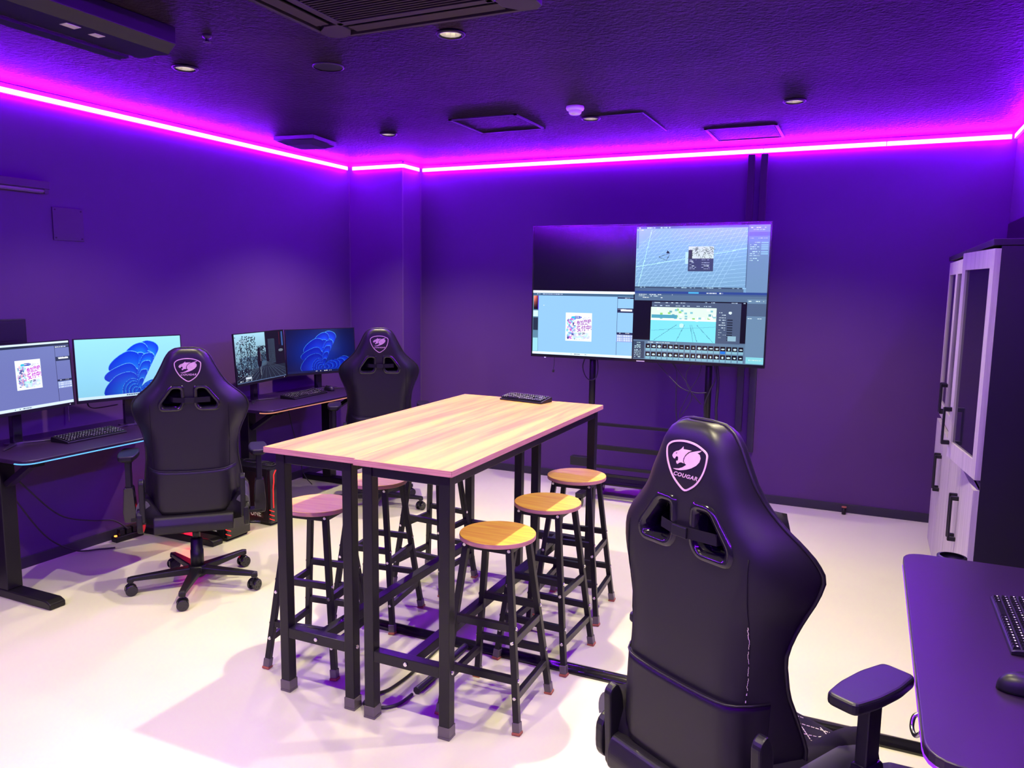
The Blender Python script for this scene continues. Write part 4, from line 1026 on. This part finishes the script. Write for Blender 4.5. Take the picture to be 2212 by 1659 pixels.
# ------------------------------------------------------------------ large tv on a wheeled stand
tv = thing('television', 'large flat tv on a stand, screen split in four pictures', 'television', (-1.491, 5.449, 0), R(.5))
s = 2.84; wd, hh = .597*s, .336*s; zc = 1.597; Mx = Matrix.Translation((0, 0, zc)) @ Matrix.Rotation(-.004, 4, 'X')
b = MB(); b.box(-wd/2-.010, wd/2+.010, .002, .030, -hh/2-.016, hh/2+.010, Mx); b.box(-wd/2+.12, wd/2-.12, .030, .065, -hh/2+.08, hh/2-.15, Mx); b.build('housing', M['plastic'], tv, bev=.003)
e = MB(); e.box(-wd/2-.010, wd/2+.010, -.002, .002, -hh/2-.016, -hh/2-.001, Mx); e.box(-wd/2-.010, wd/2+.010, -.001, .002, hh/2+.001, hh/2+.010, Mx)
e.box(-wd/2-.010, -wd/2-.001, -.001, .002, -hh/2-.001, hh/2+.001, Mx); e.box(wd/2+.001, wd/2+.010, -.001, .002, -hh/2-.001, hh/2+.001, Mx); e.build('bezel', M['gloss'], tv)
sc = screen_mesh(tv_picture(640, 360), wd, hh, 'screen', tv, Mx, 1.22)
poster_on(sc, Mx, (-.5+.218)*wd, -.270*hh, .215*hh, 1.2, (.62, .25, .72))
MB().box(-.03, .03, -.003, -.002, -hh/2-.0125, -hh/2-.0065, Mx).build('maker_badge', M['lettering'], tv)
MB().cyl((-wd/2+.105, -.002, zc-hh/2-.016), (-wd/2+.105, .004, zc-hh/2-.016), .007, n=12).build('sensor', M['dot'], tv)
ts = thing('tv_stand', 'black steel rolling frame carrying the tv', 'tv stand', (-1.456, 5.56, 0))
for xx in (-.434, .434):
    MB().cyl((xx, 0, .10), (xx, 0, 1.75), .024, n=24).build('pole', M['metal'], ts)
    MB().box(xx-.02, xx+.02, -.045, .01, 1.35, 1.85).build('mounting_bracket', M['metal'], ts, bev=.002)
    fr = MB().box(xx-.03, xx+.03, -.24, .36, .072, .112).build('foot_beam', M['metal'], ts, bev=.003)
    for yy in (-.20, .32):
        w_ = MB(); w_.cyl((xx-.012, yy, .034), (xx+.012, yy, .034), .034, n=24); w_.cyl((xx, yy, .045), (xx, yy, .074), .010, n=12); w_.build('caster', M['gloss'], fr)
for z, h_ in ((.603, .022), (.425, .034), (.275, .022), (.212, .020)):
    MB().box(-.434, .434, -.014, .014, z-h_/2, z+h_/2).build('cross_bar', M['metal'], ts, bev=.002)
MB().box(-.434, .434, .10, .30, .105, .120).build('floor_plate', M['metal'], ts, bev=.002)
MB().box(-.60, -.44, .0, .06, .26, .33).build('bracket_box', M['plastic'], ts, bev=.003)
def cable(label, pts, r=.004, grp=None, m='cable', n=8, name='cable'):
    o = MB().tube(spline(pts, n), r, 7).build(name, M[m]); return tag(o, label, 'cable', grp)
x0, y0 = -1.022, 5.535
cable('thin cable loop hanging from the tv in front of its right pole', [(-1.40, 5.50, 1.12), (-1.30, 5.49, 1.02), (-1.20, 5.49, .93), (-1.10, 5.5, .90), (x0, 5.51, .905)], .004, 'cables hanging under the tv')
cable('long cable dropping straight down left of the right tv pole', [(-1.30, 5.50, 1.13), (-1.24, 5.50, 1.05), (-1.235, 5.49, .90), (-1.225, 5.49, .72), (-1.19, 5.49, .55), (-1.15, 5.49, .42)], .004, 'cables hanging under the tv')
cable('crossing cable between the tv and its right pole', [(-1.12, 5.475, 1.12), (-1.16, 5.465, 1.04), (-1.15, 5.465, .95), (-1.10, 5.47, .88), (-1.055, 5.50, .82)], .0035, 'cables hanging under the tv')
cable('thin looped cable low beside the right tv pole', [(-1.27, 5.50, 1.11), (-1.20, 5.49, 1.02), (-1.14, 5.48, .94), (-1.12, 5.48, .86), (-1.17, 5.48, .76), (-1.20, 5.48, .72), (-1.19, 5.48, .78), (-1.13, 5.48, .92), (-1.08, 5.49, 1.02), (-1.06, 5.50, 1.12)], .003, 'cables hanging under the tv')
cable('thick cable bundle running down behind the right tv pole', [(-.97, 5.53, 1.14), (-.95, 5.53, 1.0), (-.955, 5.53, .8), (-.95, 5.53, .65), (-.99, 5.54, .5), (-1.0, 5.55, .3)], .010, 'cables hanging under the tv')
cable('second cable wound along the right tv pole', [(-.99, 5.52, 1.14), (-.965, 5.51, 1.02), (-1.0, 5.51, .92), (-1.035, 5.51, .8), (-1.01, 5.51, .65), (-.985, 5.51, .5)], .005, 'cables hanging under the tv')
cable('cable loop around the left tv pole just below the tv', [(-1.93, 5.53, 1.13), (-1.955, 5.52, 1.05), (-1.94, 5.52, .98), (-1.90, 5.52, .94), (-1.85, 5.52, .96), (-1.835, 5.52, 1.04), (-1.85, 5.53, 1.12)], .0045, 'cables hanging under the tv')
mc = thing('hanging_microphone', 'tiny plug dangling on a wire under the left end of the tv', 'plug', (-2.165, 5.455, 1.0))
MB().tube(spline([(.0, 0, .13), (.003, 0, .07), (-.004, 0, .012)], 6), .0022, 6).build('wire', M['cable'], mc)
MB().lathe([(.004, .012), (.008, .008), (.009, -.006), (.005, -.012)], (-.004, 0, 0), 14).build('plug_head', M['plastic'], mc)

# ------------------------------------------------------------------ cabinets along the right wall
def cabinet(label, y0, y1, ajar):
    """front faces -x (world); local y along the wall, origin at the wall side floor"""
    t = thing('storage_cabinet', label, 'cabinet', (0, 0, 0), 0, 'tall storage cabinets on the right wall'); xf = .445; xb = XR-.021
    yc = (y0+y1)/2; t.location = (xf, yc, 0); h = (y1-y0)/2-.002; D_ = xb-xf; tk = .018
    b = MB()
    for s_ in (-1, 1): b.box(0, D_, s_*h-(tk if s_ > 0 else 0), s_*h+(tk if s_ < 0 else 0), 0, .853)
    b.box(D_-.008, D_, -h+tk, h-tk, 0, .853); b.box(0, D_-.008, -h+tk, h-tk, .05, .068); b.box(0, D_, -h, h, .853, .872); b.box(.02, .035, -h+tk, h-tk, 0, .05)
    b.build('lower_body', M['cabinet'], t)
    b = MB()
    for s_ in (-1, 1): b.box(0, D_, s_*h-(tk if s_ > 0 else 0), s_*h+(tk if s_ < 0 else 0), .872, 1.822)
    b.box(D_-.008, D_, -h+tk, h-tk, .872, 1.822); b.build('upper_body', M['cabinet'], t)
    for z in (1.16, 1.46): MB().box(.03, D_-.008, -h+tk, h-tk, z, z+.016).build('shelf', M['cabinet'], t)
    MB().box(-.030, D_, -h, h, 1.824, 1.850).build('top_panel', M['cabinet'], t, bev=.002)
    for up in (0, 1):
        for s_ in (-1, 1):
            z0, z1 = (.885, 1.812) if up else (.055, .842)
            hy = s_*(h-.0); inner = s_*.002
            dr = thing('door', None, None, (-.001, hy, 0), 0); dr.parent = t
            wdt = (h-.002)*-s_     # extends from hinge towards the middle
            if up and s_ < 0 and ajar: dr.rotation_euler[2] = R(ajar)
            def yb(a, b_): return (min(a*wdt, b_*wdt), max(a*wdt, b_*wdt))
            dm = MB(); tkd = .022
            if up:
                st_ = .055/abs(wdt)
                for a, b_, za, zb_ in ((0, st_, z0, z1), (1-st_, 1, z0, z1), (st_, 1-st_, z1-.075, z1), (st_, 1-st_, z0, z0+.075)):
                    ya, yb_ = yb(a, b_); dm.box(-tkd, 0, ya, yb_, za, zb_)
                dm.build('door_frame', M['whitewood'], dr); ya, yb_ = yb(st_, 1-st_); MB().box(-.013, -.009, ya, yb_, z0+.075, z1-.075).build('glass_pane', M['glass'], dr)
            else:
                ya, yb_ = yb(0, 1); dm.box(-tkd, 0, ya, yb_, z0, z1); dm.build('door_panel', M['whitewood'], dr)
            hz0, hz1 = (.945, 1.115) if up else (.49, .70); yh = wdt*(1-.03/abs(wdt))
            hd = MB(); hd.bar((-tkd-.030, yh, hz0), (-tkd-.030, yh, hz1), .016, .010, side=(0, 1, 0))
            for z in (hz0+.008, hz1-.008): hd.box(-tkd-.034, -tkd, yh-.008, yh+.008, z-.010, z+.010)
            hd.build('handle', M['plastic'], dr, bev=.003)
    return t
cabinet('tall cabinet nearest the viewer at right, one upper glass door slightly ajar', 3.575, 4.558, 7.5)
cabinet('tall cabinet farther away in the right back corner, all doors closed', 4.562, 5.545, 0)

# ------------------------------------------------------------------ floor items
cc = MB(); n = 14
prof = [(.034*math.cos(a), .030*math.sin(a)) for a in np.linspace(0, math.pi, n)]
cc.prism(prof, -2.12, .78, 'x', TR(0, 2.985, 0), sm=True)
tag(cc.build('floor_cable_cover', M['gloss']), 'long shiny black cable tube lying across the floor from table to right desk', 'cable cover')
cable('black cable loop on the floor between the near table legs', [(-1.575, 2.50, .010), (-1.585, 2.42, .008), (-1.62, 2.372, .008), (-1.67, 2.358, .008), (-1.708, 2.36, .008), (-1.716, 2.40, .008), (-1.70, 2.44, .012), (-1.68, 2.50, .008), (-1.67, 2.64, .008), (-1.68, 2.84, .008), (-1.69, 2.95, .008)], .0065)
cable('thick black plug sleeve on the floor under the right table', [(-1.568, 2.52, .016), (-1.565, 2.62, .016), (-1.57, 2.74, .016), (-1.575, 2.95, .016)], .016)
ps = thing('power_strip', 'power strip with orange lights on the floor by the left wall', 'power strip', (-4.235, 3.335, 0), R(85))
MB().box(-.095, .095, -.028, .028, 0, .035).build('housing', M['plastic'], ps, bev=.004)
for k in (-.045, .0, .045): MB().box(k-.018, k+.018, -.018, .018, .035, .075).build('plug', M['plastic'], ps, bev=.004)
for k in (-.082, .082): MB().cyl((k, -.0, .035), (k, -.0, .041), .009, n=12).build('pilot_light', M['orange'], ps)
cable('upper sagging cable under the left desk', [(-4.20, 2.52, .70), (-4.22, 2.70, .48), (-4.25, 2.90, .27), (-4.26, 3.10, .18), (-4.25, 3.25, .14), (-4.21, 3.32, .07)], .0045, 'cables sagging under the left desk')
cable('lower sagging cable under the left desk', [(-4.20, 2.50, .68), (-4.24, 2.66, .40), (-4.26, 2.82, .16), (-4.25, 2.98, .03), (-4.19, 3.10, .01), (-4.13, 3.16, .01)], .0045, 'cables sagging under the left desk')
cable('thin vertical wire on the left wall under the leftmost monitor', [(-4.30, 3.03, .80), (-4.303, 3.03, .95), (-4.30, 3.03, 1.05)], .003, None, 'silver')
cable('cable curving behind the blue wallpaper monitor', [(-4.06, 3.10, 1.0), (-4.16, 3.06, .93), (-4.20, 3.12, .88), (-4.14, 3.24, .89)], .004)
cable('cable hanging under the second left desk', [(-4.15, 4.76, .70), (-4.14, 4.80, .50), (-4.13, 4.86, .30), (-4.12, 4.90, .10), (-4.05, 4.92, .008)], .004)
